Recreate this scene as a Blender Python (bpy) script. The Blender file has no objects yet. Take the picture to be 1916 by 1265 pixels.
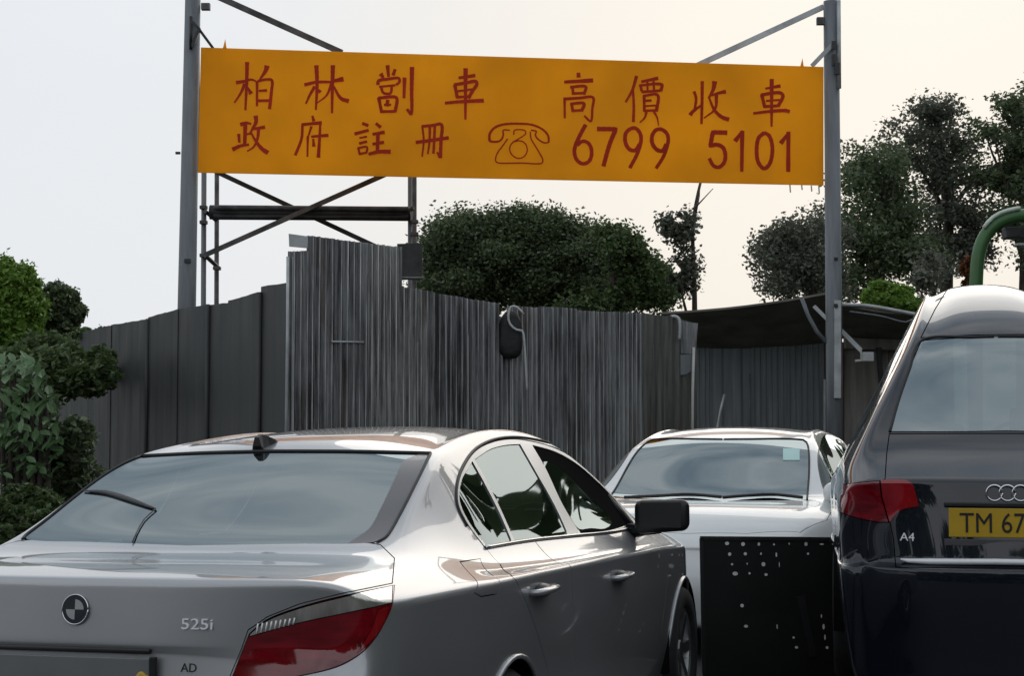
import bpy, bmesh, math, random
import numpy as np
from mathutils import Vector, Matrix
from mathutils.geometry import delaunay_2d_cdt
from mathutils.bvhtree import BVHTree
R = math.radians
scene = bpy.context.scene
COL = scene.collection
rnd = random.Random(7)

# ------------------------------------------------------------------ camera
F, YH, H = 3000.0, 800.0, 1.47            # focal length and horizon row (in pixels of a 1916 wide frame), eye height
PITCH = math.atan((YH - 632.5) / F)
cd = bpy.data.cameras.new('camera'); cam = bpy.data.objects.new('camera', cd); COL.objects.link(cam)
cam.location = (0, 0, H); cam.rotation_euler = (math.pi / 2 + PITCH, 0, 0)
cd.sensor_width = 36; cd.lens = 36 * F / 1916; cd.clip_start = .05; cd.clip_end = 3000
scene.camera = cam

# ------------------------------------------------------------------ world, sun, exposure
SUN_AZ, SUN_EL = R(14), R(24)             # azimuth clockwise from +Y (ahead of the camera)
w = bpy.data.worlds.new('World'); scene.world = w; w.use_nodes = True
nt = w.node_tree; N = nt.nodes; Lk = nt.links
bg = N['Background']
sky = N.new('ShaderNodeTexSky'); sky.sky_type = 'NISHITA'; sky.sun_disc = False
sky.sun_elevation = SUN_EL; sky.sun_rotation = SUN_AZ; sky.dust_density = 4; sky.air_density = 1.2; sky.ozone_density = 1
tc = N.new('ShaderNodeTexCoord'); mp = N.new('ShaderNodeMapping'); mp.inputs['Scale'].default_value = (1, 1, 2.6)
n1 = N.new('ShaderNodeTexNoise'); n1.inputs['Scale'].default_value = 3.6; n1.inputs['Detail'].default_value = 5; n1.inputs['Roughness'].default_value = .5
cr = N.new('ShaderNodeValToRGB'); cr.color_ramp.elements[0].position = .36; cr.color_ramp.elements[1].position = .66
cr.color_ramp.elements[0].color = (4.2, 5.0, 5.8, 1); cr.color_ramp.elements[1].color = (9.2, 9.4, 9.6, 1)
# towards the horizon the cloud merges into an even bright haze
sep2 = N.new('ShaderNodeSeparateXYZ'); Lk.new(tc.outputs['Generated'], sep2.inputs[0])
el = N.new('ShaderNodeMapRange'); el.inputs[1].default_value = .16; el.inputs[2].default_value = .55; el.interpolation_type = 'SMOOTHSTEP'; Lk.new(sep2.outputs[2], el.inputs[0])
hz_ = N.new('ShaderNodeMix'); hz_.data_type = 'RGBA'; hz_.inputs[6].default_value = (8.0, 8.3, 8.7, 1); Lk.new(el.outputs[0], hz_.inputs[0]); Lk.new(cr.outputs[0], hz_.inputs[7])
sep = N.new('ShaderNodeSeparateXYZ')
# thin bright cloud sheet, whiter and warmer towards the sun's quarter
dotn = N.new('ShaderNodeVectorMath'); dotn.operation = 'DOT_PRODUCT'
dotn.inputs[1].default_value = (math.sin(SUN_AZ) * math.cos(SUN_EL * .4), math.cos(SUN_AZ) * math.cos(SUN_EL * .4), math.sin(SUN_EL * .4))
mr = N.new('ShaderNodeMapRange'); mr.inputs[1].default_value = .90; mr.inputs[2].default_value = 1.0
mr.interpolation_type = 'SMOOTHSTEP'
mixw = N.new('ShaderNodeMix'); mixw.data_type = 'RGBA'; mixw.inputs[7].default_value = (8.7, 8.35, 7.8, 1)
mixs = N.new('ShaderNodeMix'); mixs.data_type = 'RGBA'; mixs.inputs[0].default_value = .97
Lk.new(tc.outputs['Generated'], mp.inputs[0]); Lk.new(mp.outputs[0], n1.inputs[0]); Lk.new(n1.outputs[0], cr.inputs[0])
Lk.new(tc.outputs['Generated'], dotn.inputs[0]); Lk.new(dotn.outputs['Value'], mr.inputs[0]); Lk.new(mr.outputs[0], mixw.inputs[0])
Lk.new(hz_.outputs[2], mixw.inputs[6]); Lk.new(sky.outputs[0], mixs.inputs[6]); Lk.new(mixw.outputs[2], mixs.inputs[7])
Lk.new(mixs.outputs[2], bg.inputs[0]); bg.inputs[1].default_value = .1
sd = bpy.data.lights.new('sun', 'SUN'); sd.energy = .5; sd.angle = R(40); sd.color = (1, .93, .84)
so = bpy.data.objects.new('sun', sd); COL.objects.link(so)
so.rotation_euler = Vector((math.sin(SUN_AZ) * math.cos(SUN_EL), math.cos(SUN_AZ) * math.cos(SUN_EL), math.sin(SUN_EL))).to_track_quat('Z', 'Y').to_euler()
scene.view_settings.view_transform = 'Standard'; scene.view_settings.look = 'None'
scene.view_settings.exposure = 0; scene.view_settings.gamma = 1; scene.view_settings.use_curve_mapping = False
scene.render.engine = 'CYCLES'
scene.cycles.max_bounces = 8; scene.cycles.transparent_max_bounces = 16
scene.cycles.use_denoising = True

# ------------------------------------------------------------------ helpers
CP, SP = math.cos(PITCH), math.sin(PITCH)
def ray(px, py):
    a, b = px - 958, 632.5 - py
    return Vector((a, F * CP - b * SP, F * SP + b * CP))
def at(px, py, Y):                         # point at forward distance Y
    d = ray(px, py); return Vector((0, 0, H)) + d * (Y / d.y)
def topix(p):
    x, y, z = p[0], p[1], p[2] - H
    Y = y * CP + z * SP; Z = -y * SP + z * CP
    return (958 + F * x / Y, 632.5 - F * Z / Y)

def tag(o, label=None, cat=None, group=None, kind=None):
    if label: o['label'] = label
    if cat: o['category'] = cat
    if group: o['group'] = group
    if kind: o['kind'] = kind
    return o
def empty(name, loc, rz=0):
    o = bpy.data.objects.new(name, None); COL.objects.link(o); o.location = loc; o.rotation_euler = (0, 0, rz); o.empty_display_size = .1
    return o
def mk(name, verts, faces, mat, parent=None, smooth=False, world=True):
    me = bpy.data.meshes.new(name)
    if parent is not None and world:       # verts in world space: bring into the parent's space
        bpy.context.view_layer.update
        inv = (Matrix.Translation(parent.location) @ parent.rotation_euler.to_matrix().to_4x4()).inverted()
        verts = [inv @ Vector(v) for v in verts]
    me.from_pydata([tuple(v) for v in verts], [], [tuple(f) for f in faces])
    if mat is not None: me.materials.append(mat)
    if smooth: me.polygons.foreach_set('use_smooth', [True] * len(me.polygons))
    me.update()
    o = bpy.data.objects.new(name, me); COL.objects.link(o)
    if parent is not None: o.parent = parent
    return o
class MB:
    def __init__(s): s.v = []; s.f = []
    def add(s, v, f):
        n = len(s.v); s.v += [Vector(a) for a in v]; s.f += [tuple(i + n for i in q) for q in f]; return s
    def box(s, c, size, rot=None, bev=0):
        bm = bmesh.new(); bmesh.ops.create_cube(bm, size=1)
        bmesh.ops.scale(bm, vec=size, verts=bm.verts)
        if bev: bmesh.ops.bevel(bm, geom=list(bm.edges), offset=bev, segments=2, affect='EDGES', profile=.6)
        M = Matrix.Translation(c) @ (rot.to_4x4() if rot is not None else Matrix.Identity(4))
        bm.verts.ensure_lookup_table(); s.add([M @ v.co for v in bm.verts], [[v.index for v in f.verts] for f in bm.faces]); bm.free(); return s
    def tube(s, pts, r, n=10, flat=1.0, caps=True):
        pts = [Vector(p) for p in pts]; rr = r if isinstance(r, (list, tuple)) else [r] * len(pts)
        vs = []; prev = None
        for i, p in enumerate(pts):
            t = (pts[min(i + 1, len(pts) - 1)] - pts[max(i - 1, 0)]).normalized()
            if prev is None: a = t.cross(Vector((0, 0, 1)) if abs(t.z) < .9 else Vector((0, 1, 0))).normalized()
            else: a = (prev - t * prev.dot(t)).normalized()
            prev = a; b = t.cross(a)
            for k in range(n):
                q = 2 * math.pi * (k + .5) / n; vs.append(p + (a * math.cos(q) + b * math.sin(q) * flat) * rr[i])
        fs = [(i * n + k, i * n + (k + 1) % n, (i + 1) * n + (k + 1) % n, (i + 1) * n + k) for i in range(len(pts) - 1) for k in range(n)]
        if caps: fs += [tuple(range(n))[::-1], tuple(range((len(pts) - 1) * n, len(pts) * n))]
        return s.add(vs, fs)
    def bar(s, a, b, wd, th, up=Vector((0, 1, 0))):     # flat bar
        a, b = Vector(a), Vector(b); t = (b - a).normalized(); n1 = t.cross(up).normalized(); n2 = t.cross(n1)
        vs = [p + n1 * sx * wd / 2 + n2 * sy * th / 2 for p in (a, b) for sx, sy in ((-1, -1), (1, -1), (1, 1), (-1, 1))]
        return s.add(vs, [(0, 3, 2, 1), (4, 5, 6, 7), (0, 1, 5, 4), (1, 2, 6, 5), (2, 3, 7, 6), (3, 0, 4, 7)])
    def build(s, name, mat, parent=None, smooth=False, world=True): return mk(name, s.v, s.f, mat, parent, smooth, world)

def curve(pts, step=6.0, closed=False):
    """smooth curve through 2D/3D points; a point given as a (point, 'c') pair is a sharp corner"""
    P = []; C = []
    for p in pts:
        if len(p) == 2 and p[1] == 'c': P.append(Vector(p[0])); C.append(True)
        else: P.append(Vector(p)); C.append(False)
    n = len(P); out = []
    for i in range(n if closed else n - 1):
        j = (i + 1) % n; a, b = P[i], P[j]; d = (b - a).length
        pa = P[i - 1] if (closed or i > 0) else a; pb = P[(j + 1) % n] if (closed or j < n - 1) else b
        ta = (b - a) if C[i] else (b - pa) / ((b - a).length + (a - pa).length + 1e-9) * d
        tb = (b - a) if C[j] else (pb - a) / ((b - a).length + (pb - b).length + 1e-9) * d
        m = max(1, int(d / step))
        for k in range(m):
            t = k / m; t2, t3 = t * t, t * t * t
            out.append(a * (2 * t3 - 3 * t2 + 1) + ta * (t3 - 2 * t2 + t) + b * (3 * t2 - 2 * t3) + tb * (t3 - t2))
    if not closed: out.append(P[-1])
    return out

# ------------------------------------------------------------------ materials
def mat(name, col, rough=.6, metal=0, coat=0, spec=.5, var=0, vscale=4, vstretch=(1, 1, 1), bump=0, bscale=60, ior=None, col2=None, trans=0, coords='Object', rvar=0, detail=6):
    m = bpy.data.materials.new(name); m.use_nodes = True; t = m.node_tree; b = t.nodes['Principled BSDF']
    b.inputs['Base Color'].default_value = (*col, 1); b.inputs['Roughness'].default_value = rough; b.inputs['Metallic'].default_value = metal
    b.inputs['Coat Weight'].default_value = coat; b.inputs['Coat Roughness'].default_value = .04; b.inputs['Specular IOR Level'].default_value = spec
    if ior: b.inputs['IOR'].default_value = ior
    c = t.nodes.new('ShaderNodeTexCoord'); mpp = t.nodes.new('ShaderNodeMapping'); mpp.inputs['Scale'].default_value = vstretch
    t.links.new(c.outputs[coords], mpp.inputs[0])
    if var or col2:
        nn = t.nodes.new('ShaderNodeTexNoise'); nn.inputs['Scale'].default_value = vscale; nn.inputs['Detail'].default_value = detail
        t.links.new(mpp.outputs[0], nn.inputs[0])
        r = t.nodes.new('ShaderNodeValToRGB'); r.color_ramp.elements[0].position = .33; r.color_ramp.elements[1].position = .67
        c2 = col2 or tuple(min(1, x * (1 + var)) for x in col)
        r.color_ramp.elements[0].color = (*[x * (1 - (0 if col2 else var)) for x in col], 1); r.color_ramp.elements[1].color = (*c2, 1)
        t.links.new(nn.outputs[0], r.inputs[0]); t.links.new(r.outputs[0], b.inputs['Base Color'])
        if rvar:
            q = t.nodes.new('ShaderNodeMapRange'); q.inputs[1].default_value = .3; q.inputs[2].default_value = .7
            q.inputs[3].default_value = max(0, rough - rvar); q.inputs[4].default_value = rough + rvar
            t.links.new(nn.outputs[0], q.inputs[0]); t.links.new(q.outputs[0], b.inputs['Roughness'])
    if bump:
        n2 = t.nodes.new('ShaderNodeTexNoise'); n2.inputs['Scale'].default_value = bscale; n2.inputs['Detail'].default_value = 4
        t.links.new(mpp.outputs[0], n2.inputs[0])
        bp = t.nodes.new('ShaderNodeBump'); bp.inputs['Strength'].default_value = bump; bp.inputs['Distance'].default_value = .02
        t.links.new(n2.outputs[0], bp.inputs['Height']); t.links.new(bp.outputs[0], b.inputs['Normal'])
    if trans:
        tr = t.nodes.new('ShaderNodeBsdfTranslucent'); mx = t.nodes.new('ShaderNodeMixShader'); mx.inputs[0].default_value = trans
        src = b.inputs['Base Color']
        if src.is_linked: t.links.new(src.links[0].from_socket, tr.inputs[0])
        else: tr.inputs[0].default_value = (*col, 1)
        out = t.nodes['Material Output']; t.links.new(b.outputs[0], mx.inputs[1]); t.links.new(tr.outputs[0], mx.inputs[2]); t.links.new(mx.outputs[0], out.inputs[0])
    return m
def glass(name, tint, ior=1.6, rough=.01, refl=(1, 1, 1)):
    m = bpy.data.materials.new(name); m.use_nodes = True; t = m.node_tree
    t.nodes.remove(t.nodes['Principled BSDF'])
    tr = t.nodes.new('ShaderNodeBsdfTransparent'); tr.inputs[0].default_value = (*tint, 1)
    gl = t.nodes.new('ShaderNodeBsdfGlossy'); gl.inputs[0].default_value = (*refl, 1); gl.inputs[1].default_value = rough
    fr = t.nodes.new('ShaderNodeFresnel'); fr.inputs[0].default_value = ior
    geo = t.nodes.new('ShaderNodeNewGeometry')
    # keep the same Fresnel curve from both sides
    iv = t.nodes.new('ShaderNodeMath'); iv.operation = 'MULTIPLY_ADD'; iv.inputs[1].default_value = (1 / ior - ior); iv.inputs[2].default_value = ior
    t.links.new(geo.outputs['Backfacing'], iv.inputs[0]); t.links.new(iv.outputs[0], fr.inputs[0])
    mx = t.nodes.new('ShaderNodeMixShader'); t.links.new(fr.outputs[0], mx.inputs[0]); t.links.new(tr.outputs[0], mx.inputs[1]); t.links.new(gl.outputs[0], mx.inputs[2])
    t.links.new(mx.outputs[0], t.nodes['Material Output'].inputs[0])
    return m
def paint(name, col, metal, rough, coatr=.03, flake=.0):
    m = mat(name, col, rough=rough, metal=metal, coat=1, var=.05, vscale=1.3, bump=.02, bscale=900)
    b = m.node_tree.nodes['Principled BSDF']; b.inputs['Coat Roughness'].default_value = coatr; b.inputs['Coat IOR'].default_value = 1.55
    return m
M = dict(
 silver=paint('silver_paint', (.42, .425, .44), .62, .38),
 white=paint('white_paint', (.72, .735, .735), 0, .35),
 navy=paint('dark_blue_paint', (.007, .009, .015), 0, .3),
 rubber=mat('black_rubber', (.012, .012, .013), .55, var=.3),
 shell=mat('dark_inner_panel', (.006, .006, .006), .9, spec=.1),
 bplastic=mat('black_plastic', (.012, .012, .013), .35, var=.25, bump=.1, bscale=400),
 gplastic=mat('grey_plastic', (.07, .07, .075), .5, var=.2),
 cabin=mat('dark_cabin_cloth', (.03, .03, .032), .85, var=.25, bump=.3, bscale=200),
 chrome=mat('chrome', (.75, .76, .78), .12, 1, var=.05),
 chromew=mat('bright_chrome_strip', (.9, .9, .93), .3, 0, var=.02),
 band=mat('ceramic_band', (.055, .055, .066), .3, coat=.3, var=.1),
 cabindark=mat('painted_cabin_dark', (.004, .004, .005), .95, spec=.03),  # black put in for the dark cabin seen through unreflecting glass
 satin=mat('satin_trim', (.5, .51, .52), .3, 1, var=.05),
  glass=glass('tinted_glass', (.16, .20, .20), 3.4, refl=(.80, .92, .97)),
 sglass=glass('side_window_glass', (.20, .24, .23), 1.6, refl=(.85, .97, 1.0)),
 redlens=mat('red_lens', (.17, .002, .008), .08, coat=1, var=.35, vscale=9, vstretch=(1, 1, 5)),
 redlens2=mat('bright_red_lens', (.26, .004, .010), .08, coat=1, var=.2, vscale=9),
 clear=mat('clear_lens', (.55, .53, .48), .12, .7, coat=1, var=.35, vscale=14, vstretch=(1.6, 1.6, .6), bump=.05),
 plate=mat('yellow_plate', (.52, .33, .02), .35, coat=.3, var=.08),
 plategrey=mat('grey_plate_cover', (.16, .17, .175), .35, coat=.4, var=.1),
 black=mat('black_lettering', (.012, .011, .01), .5, var=.2),
 tyre=mat('tyre_rubber', (.018, .018, .018), .8, var=.2, bump=.2),
 rim=mat('alloy_rim', (.4, .4, .41), .3, .9, var=.1),
 galv=mat('galvanised_post', (.16, .175, .19), .55, .3, var=.22, vscale=2.2, vstretch=(6, 6, .7), bump=.1, bscale=80, rvar=.1),
 galvl=mat('pale_galvanised_steel', (.42, .44, .45), .5, .35, var=.2, vscale=5),
 steel=mat('weathered_steel', (.10, .10, .10), .6, .4, var=.4, vscale=7, bump=.1),
 darksteel=mat('dark_steel', (.03, .031, .033), .5, .4, var=.4, vscale=7),
 banner=mat('orange_banner', (.95, .53, .03), .6, var=.09, vscale=.9, trans=.72, bump=.5, bscale=1.6, spec=.3),
 red=mat('red_paint_lettering', (.42, .026, .008), .6, spec=.15, var=.12, vscale=3),
 hem=mat('pale_hem', (.5, .45, .35), .7, var=.1),
 bark=mat('bark', (.06, .05, .04), .9, var=.4, vscale=8, vstretch=(1, 1, .3), bump=.4, bscale=20),
 asphalt=mat('asphalt', (.045, .045, .047), .85, var=.3, vscale=.7, bump=.4, bscale=150, rvar=.1),
 soil=mat('soil_and_grass', (.035, .04, .02), .95, var=.4, vscale=.8, bump=.4, bscale=30),
 paintline=mat('road_marking', (.5, .5, .47), .7, var=.15, vscale=9),
 kerb=mat('concrete_kerb', (.25, .245, .235), .9, var=.2, vscale=6, bump=.3, bscale=60),
 hoard=mat('dark_hoarding', (.046, .050, .050), .65, .1, var=.22, vscale=1.6, vstretch=(2, 2, .6), coords='Object', rvar=.12),
 shed=mat('blue_grey_sheet', (.17, .19, .205), .55, .2, var=.25, vscale=2.5, vstretch=(5, 5, .4), rvar=.1),
 shedb=mat('beige_grey_sheet', (.22, .21, .195), .7, .1, var=.25, vscale=2.5, vstretch=(5, 5, .4)),
 tarp=mat('dark_tarpaulin', (.17, .16, .148), .8, var=.3, vscale=2, bump=.4, bscale=6),
 mesh=mat('black_panel', (.008, .008, .008), .35, var=.4, vscale=3),
 rust=mat('rusty_red_paint', (.06, .018, .014), .7, var=.4, vscale=6),
 whitesheet=mat('white_board', (.55, .55, .52), .7, var=.1),
 hose=mat('grey_hose', (.45, .46, .46), .5, var=.1),
 bag=mat('black_bag', (.008, .008, .009), .6, var=.4, vscale=8, bump=.6, bscale=10),
 lime=mat('green_arch_paint', (.05, .14, .045), .4, var=.15, vscale=2),
 limeglint=mat('painted_arch_highlight', (.6, .68, .6), .5, var=.1),  # bright colour painted in for the highlight on the arch
 strip=mat('worn_pale_strip', (.27, .27, .275), .55, .3, var=.35, vscale=3, vstretch=(1, 1, .5)),
 print_=mat('pale_dot', (.75, .75, .72), .5, var=.2),
 sticker=mat('pale_blue_sticker', (.45, .68, .66), .5, var=.05),
 blue=mat('badge_dark', (.03, .035, .045), .2, coat=1),
 terra=mat('distant_wall', (.4, .38, .36), .8, var=.1),
)
M['navy'].node_tree.nodes['Principled BSDF'].inputs['Coat IOR'].default_value = 1.6; M['navy'].node_tree.nodes['Principled BSDF'].inputs['Specular IOR Level'].default_value = .08; M['navy'].node_tree.nodes['Principled BSDF'].inputs['Coat Tint'].default_value = (.86, .92, 1, 1)
# corrugated metal: vertical weather streaks, paler ridges
def sheetmat(name, a, b_, seed, metal=.35, rough=.5):
    m = bpy.data.materials.new(name); m.use_nodes = True; t = m.node_tree; b = t.nodes['Principled BSDF']
    b.inputs['Metallic'].default_value = metal; b.inputs['Roughness'].default_value = rough
    c = t.nodes.new('ShaderNodeTexCoord'); mpp = t.nodes.new('ShaderNodeMapping'); mpp.inputs['Scale'].default_value = (1, 1, .06); mpp.inputs['Location'].default_value = (seed * 3.7, seed, 0)
    nn = t.nodes.new('ShaderNodeTexNoise'); nn.inputs['Scale'].default_value = 15; nn.inputs['Detail'].default_value = 8; nn.inputs['Roughness'].default_value = .7
    n3 = t.nodes.new('ShaderNodeTexNoise'); n3.inputs['Scale'].default_value = .9; n3.inputs['Detail'].default_value = 5
    t.links.new(c.outputs['Object'], mpp.inputs[0]); t.links.new(mpp.outputs[0], nn.inputs[0]); t.links.new(c.outputs['Object'], n3.inputs[0])
    ad = t.nodes.new('ShaderNodeMath'); ad.operation = 'MULTIPLY_ADD'; ad.inputs[1].default_value = .55
    sc_ = t.nodes.new('ShaderNodeMath'); sc_.operation = 'MULTIPLY'; sc_.inputs[1].default_value = .16
    t.links.new(n3.outputs[0], sc_.inputs[0]); t.links.new(nn.outputs[0], ad.inputs[0]); t.links.new(sc_.outputs[0], ad.inputs[2])
    r = t.nodes.new('ShaderNodeValToRGB'); r.color_ramp.elements[0].position = .28; r.color_ramp.elements[1].position = .43
    r.color_ramp.elements[0].color = (*a, 1); r.color_ramp.elements[1].color = (*b_, 1)
    t.links.new(ad.outputs[0], r.inputs[0])
    m2 = t.nodes.new('ShaderNodeMapping'); m2.inputs['Scale'].default_value = (1, 1, .25); m2.inputs['Location'].default_value = (seed, 0, seed); t.links.new(c.outputs['Object'], m2.inputs[0])
    n4 = t.nodes.new('ShaderNodeTexNoise'); n4.inputs['Scale'].default_value = 2.6; n4.inputs['Detail'].default_value = 9; n4.inputs['Roughness'].default_value = .65; t.links.new(m2.outputs[0], n4.inputs[0])
    r2 = t.nodes.new('ShaderNodeMapRange'); r2.inputs[1].default_value = .56; r2.inputs[2].default_value = .70; r2.inputs[4].default_value = .75; t.links.new(n4.outputs[0], r2.inputs[0])
    mx = t.nodes.new('ShaderNodeMix'); mx.data_type = 'RGBA'; mx.inputs[7].default_value = (.10, .062, .042, 1); t.links.new(r2.outputs[0], mx.inputs[0]); t.links.new(r.outputs[0], mx.inputs[6])
    t.links.new(mx.outputs[2], b.inputs['Base Color'])
    return m
SHEETS = [sheetmat('corrugated_zinc', (.05, .051, .055), (.36, .36, .37), 1), sheetmat('corrugated_zinc_dark', (.042, .044, .048), (.31, .315, .325), 2), sheetmat('corrugated_zinc_pale', (.055, .055, .056), (.40, .40, .39), 3)]
RIDGE = sheetmat('pale_ridge', (.16, .16, .165), (.72, .72, .71), 8)
SHEETB = sheetmat('stained_sheet', (.06, .06, .056), (.17, .165, .155), 5, .15, .6)
def leafmat(name, c1, c2, trans=.35, rough=.5):
    m = bpy.data.materials.new(name); m.use_nodes = True; t = m.node_tree; b = t.nodes['Principled BSDF']; b.inputs['Roughness'].default_value = rough
    g = t.nodes.new('ShaderNodeNewGeometry'); mx = t.nodes.new('ShaderNodeMix'); mx.data_type = 'RGBA'
    mx.inputs[6].default_value = (*c1, 1); mx.inputs[7].default_value = (*c2, 1); t.links.new(g.outputs['Random Per Island'], mx.inputs[0])
    t.links.new(mx.outputs[2], b.inputs['Base Color'])
    tr = t.nodes.new('ShaderNodeBsdfTranslucent'); t.links.new(mx.outputs[2], tr.inputs[0]); ms = t.nodes.new('ShaderNodeMixShader'); ms.inputs[0].default_value = trans
    t.links.new(b.outputs[0], ms.inputs[1]); t.links.new(tr.outputs[0], ms.inputs[2]); t.links.new(ms.outputs[0], t.nodes['Material Output'].inputs[0])
    return m
LF = dict(dark=leafmat('dark_leaves', (.045, .070, .034), (.15, .195, .09)), grey=leafmat('grey_green_leaves', (.075, .082, .065), (.18, .195, .14)),
          green=leafmat('fresh_leaves', (.10, .20, .03), (.22, .36, .06)), mid=leafmat('mid_green_leaves', (.045, .075, .026), (.11, .165, .055)),
          big=leafmat('broad_leaves', (.08, .165, .06), (.22, .34, .16), .3, .4), rusty=leafmat('dry_leaves', (.12, .045, .02), (.2, .08, .03)))

# ------------------------------------------------------------------ ground
nx, ny = 60, 40
gv = []; gf = []
xs = [-400, -100, -40, -15, -8] + [-5 + i * .5 for i in range(21)] + [8, 15, 40, 100, 400]
ys = [-300, -60, -20, -8, 0] + [i * 1.0 for i in range(1, 15)] + [15.2, 30, 60, 150, 800]
def gz(x, y):
    t = min(1, max(0, (x - .9 - .3 * (y - 6)) / .6)); t = t * t * (3 - 2 * t)
    u = min(1, max(0, (13 - y) / 2)) * min(1, max(0, (y - 1.5) / 2)); return .2 * t * u * (1 if x < 8 else 0)
for y in ys:
    for x in xs: gv.append((x, y, gz(x, y) - (.02 if y > 15 else 0)))
for j in range(len(ys) - 1):
    for i in range(len(xs) - 1): gf.append((j * len(xs) + i, j * len(xs) + i + 1, (j + 1) * len(xs) + i + 1, (j + 1) * len(xs) + i))
tag(mk('road', gv, gf, M['asphalt'], smooth=True), kind='structure')
tag(mk('verge', [(-300, 15.4, .012), (300, 15.4, .012), (300, 600, .012), (-300, 600, .012)], [(0, 1, 2, 3)], M['soil']), kind='structure')
mb = MB()
for i in range(30): mb.box((-30 + i * 2.005, 15.4, .05), (2.0, .16, .16), bev=.01)
tag(mb.build('kerb', M['kerb']), kind='structure')
for k in range(5):
    y0 = -12 + k * 6
    tag(MB().box((-2.9 + .3 * (y0 - 4), y0, .003), (.12, 2.2, .004), Matrix.Rotation(-.3, 3, 'Z')).build('road_marking', M['paintline']), kind='structure')

# ------------------------------------------------------------------ cars
def lattice(top, side, rearf, frontf, crease):
    """closed box-topology cage. top[j][i] (i 0..5), side[j][k] (k 0..K, last = top[j][5]), rearf[k][i], frontf[k][i]"""
    J = len(top); K = len(side[0]); I = 5
    idx = {}; V = []
    def vid(key, p):
        if key not in idx: idx[key] = len(V); V.append(Vector(p))
        return idx[key]
    def pt(i, j, k):
        s = -1 if i < 0 else 1; a = abs(i)
        if k == K - 1: p = top[j][a]
        elif a == I: p = side[j][k]
        elif j == 0: p = rearf[k][a]
        elif j == J - 1: p = frontf[k][a]
        elif k == 0: q = side[j][0]; p = (q[0] * a / I, q[1], q[2])
        else: return None
        return vid((i, j, k), (s * p[0], p[1], p[2]))
    Fc = []; Cr = {}
    def q(a, b, c, d): Fc.append((a, b, c, d))
    for j in range(J - 1):
        for i in range(-I, I):
            q(pt(i, j, K - 1), pt(i + 1, j, K - 1), pt(i + 1, j + 1, K - 1), pt(i, j + 1, K - 1))
            q(pt(i, j, 0), pt(i, j + 1, 0), pt(i + 1, j + 1, 0), pt(i + 1, j, 0))
        for k in range(K - 1):
            q(pt(I, j, k), pt(I, j + 1, k), pt(I, j + 1, k + 1), pt(I, j, k + 1))
            q(pt(-I, j, k), pt(-I, j, k + 1), pt(-I, j + 1, k + 1), pt(-I, j + 1, k))
    for k in range(K - 1):
        for i in range(-I, I):
            q(pt(i, 0, k), pt(i + 1, 0, k), pt(i + 1, 0, k + 1), pt(i, 0, k + 1))
            q(pt(i, J - 1, k), pt(i, J - 1, k + 1), pt(i + 1, J - 1, k + 1), pt(i + 1, J - 1, k))
    for i in range(-I, I):
        Cr[frozenset((pt(i, 0, K - 1), pt(i + 1, 0, K - 1)))] = crease[0]
    for j in range(J - 1):
        for s in (-I, I): Cr[frozenset((pt(s, j, K - 1), pt(s, j + 1, K - 1)))] = crease[1]
    for (kk, cv) in crease[2]:
        for i in range(-I + 1, I - 1): Cr[frozenset((pt(i, 0, kk), pt(i + 1, 0, kk)))] = cv
    return V, Fc, Cr
def subdivide(V, Fc, Cr, lv=4, iters=4):
    me = bpy.data.meshes.new('cage'); me.from_pydata([tuple(v) for v in V], [], Fc); me.update()
    at_ = me.attributes.new('crease_edge', 'FLOAT', 'EDGE')
    for e in me.edges: at_.data[e.index].value = Cr.get(frozenset(e.vertices), 0)
    o = bpy.data.objects.new('cage', me); COL.objects.link(o)
    s = o.modifiers.new('s', 'SUBSURF'); s.subdivision_type = 'CATMULL_CLARK'
    tgt = [v.copy() for v in V]; cur = [v.copy() for v in V]
    for it in range(iters + 1):
        s.levels = 3 if it < iters else lv
        dg = bpy.context.evaluated_depsgraph_get(); ev = o.evaluated_get(dg); m2 = ev.to_mesh()
        if it < iters:
            for n in range(len(V)):
                cur[n] = cur[n] + (tgt[n] - m2.vertices[n].co) * .8
            ev.to_mesh_clear()
            for n in range(len(V)): me.vertices[n].co = cur[n]
            me.update(); bpy.context.view_layer.update()
        else:
            vs = [v.co.copy() for v in m2.vertices]; fs = [tuple(p.vertices) for p in m2.polygons]; ev.to_mesh_clear()
    bpy.data.objects.remove(o); bpy.data.meshes.remove(me)
    return vs, fs

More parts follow.
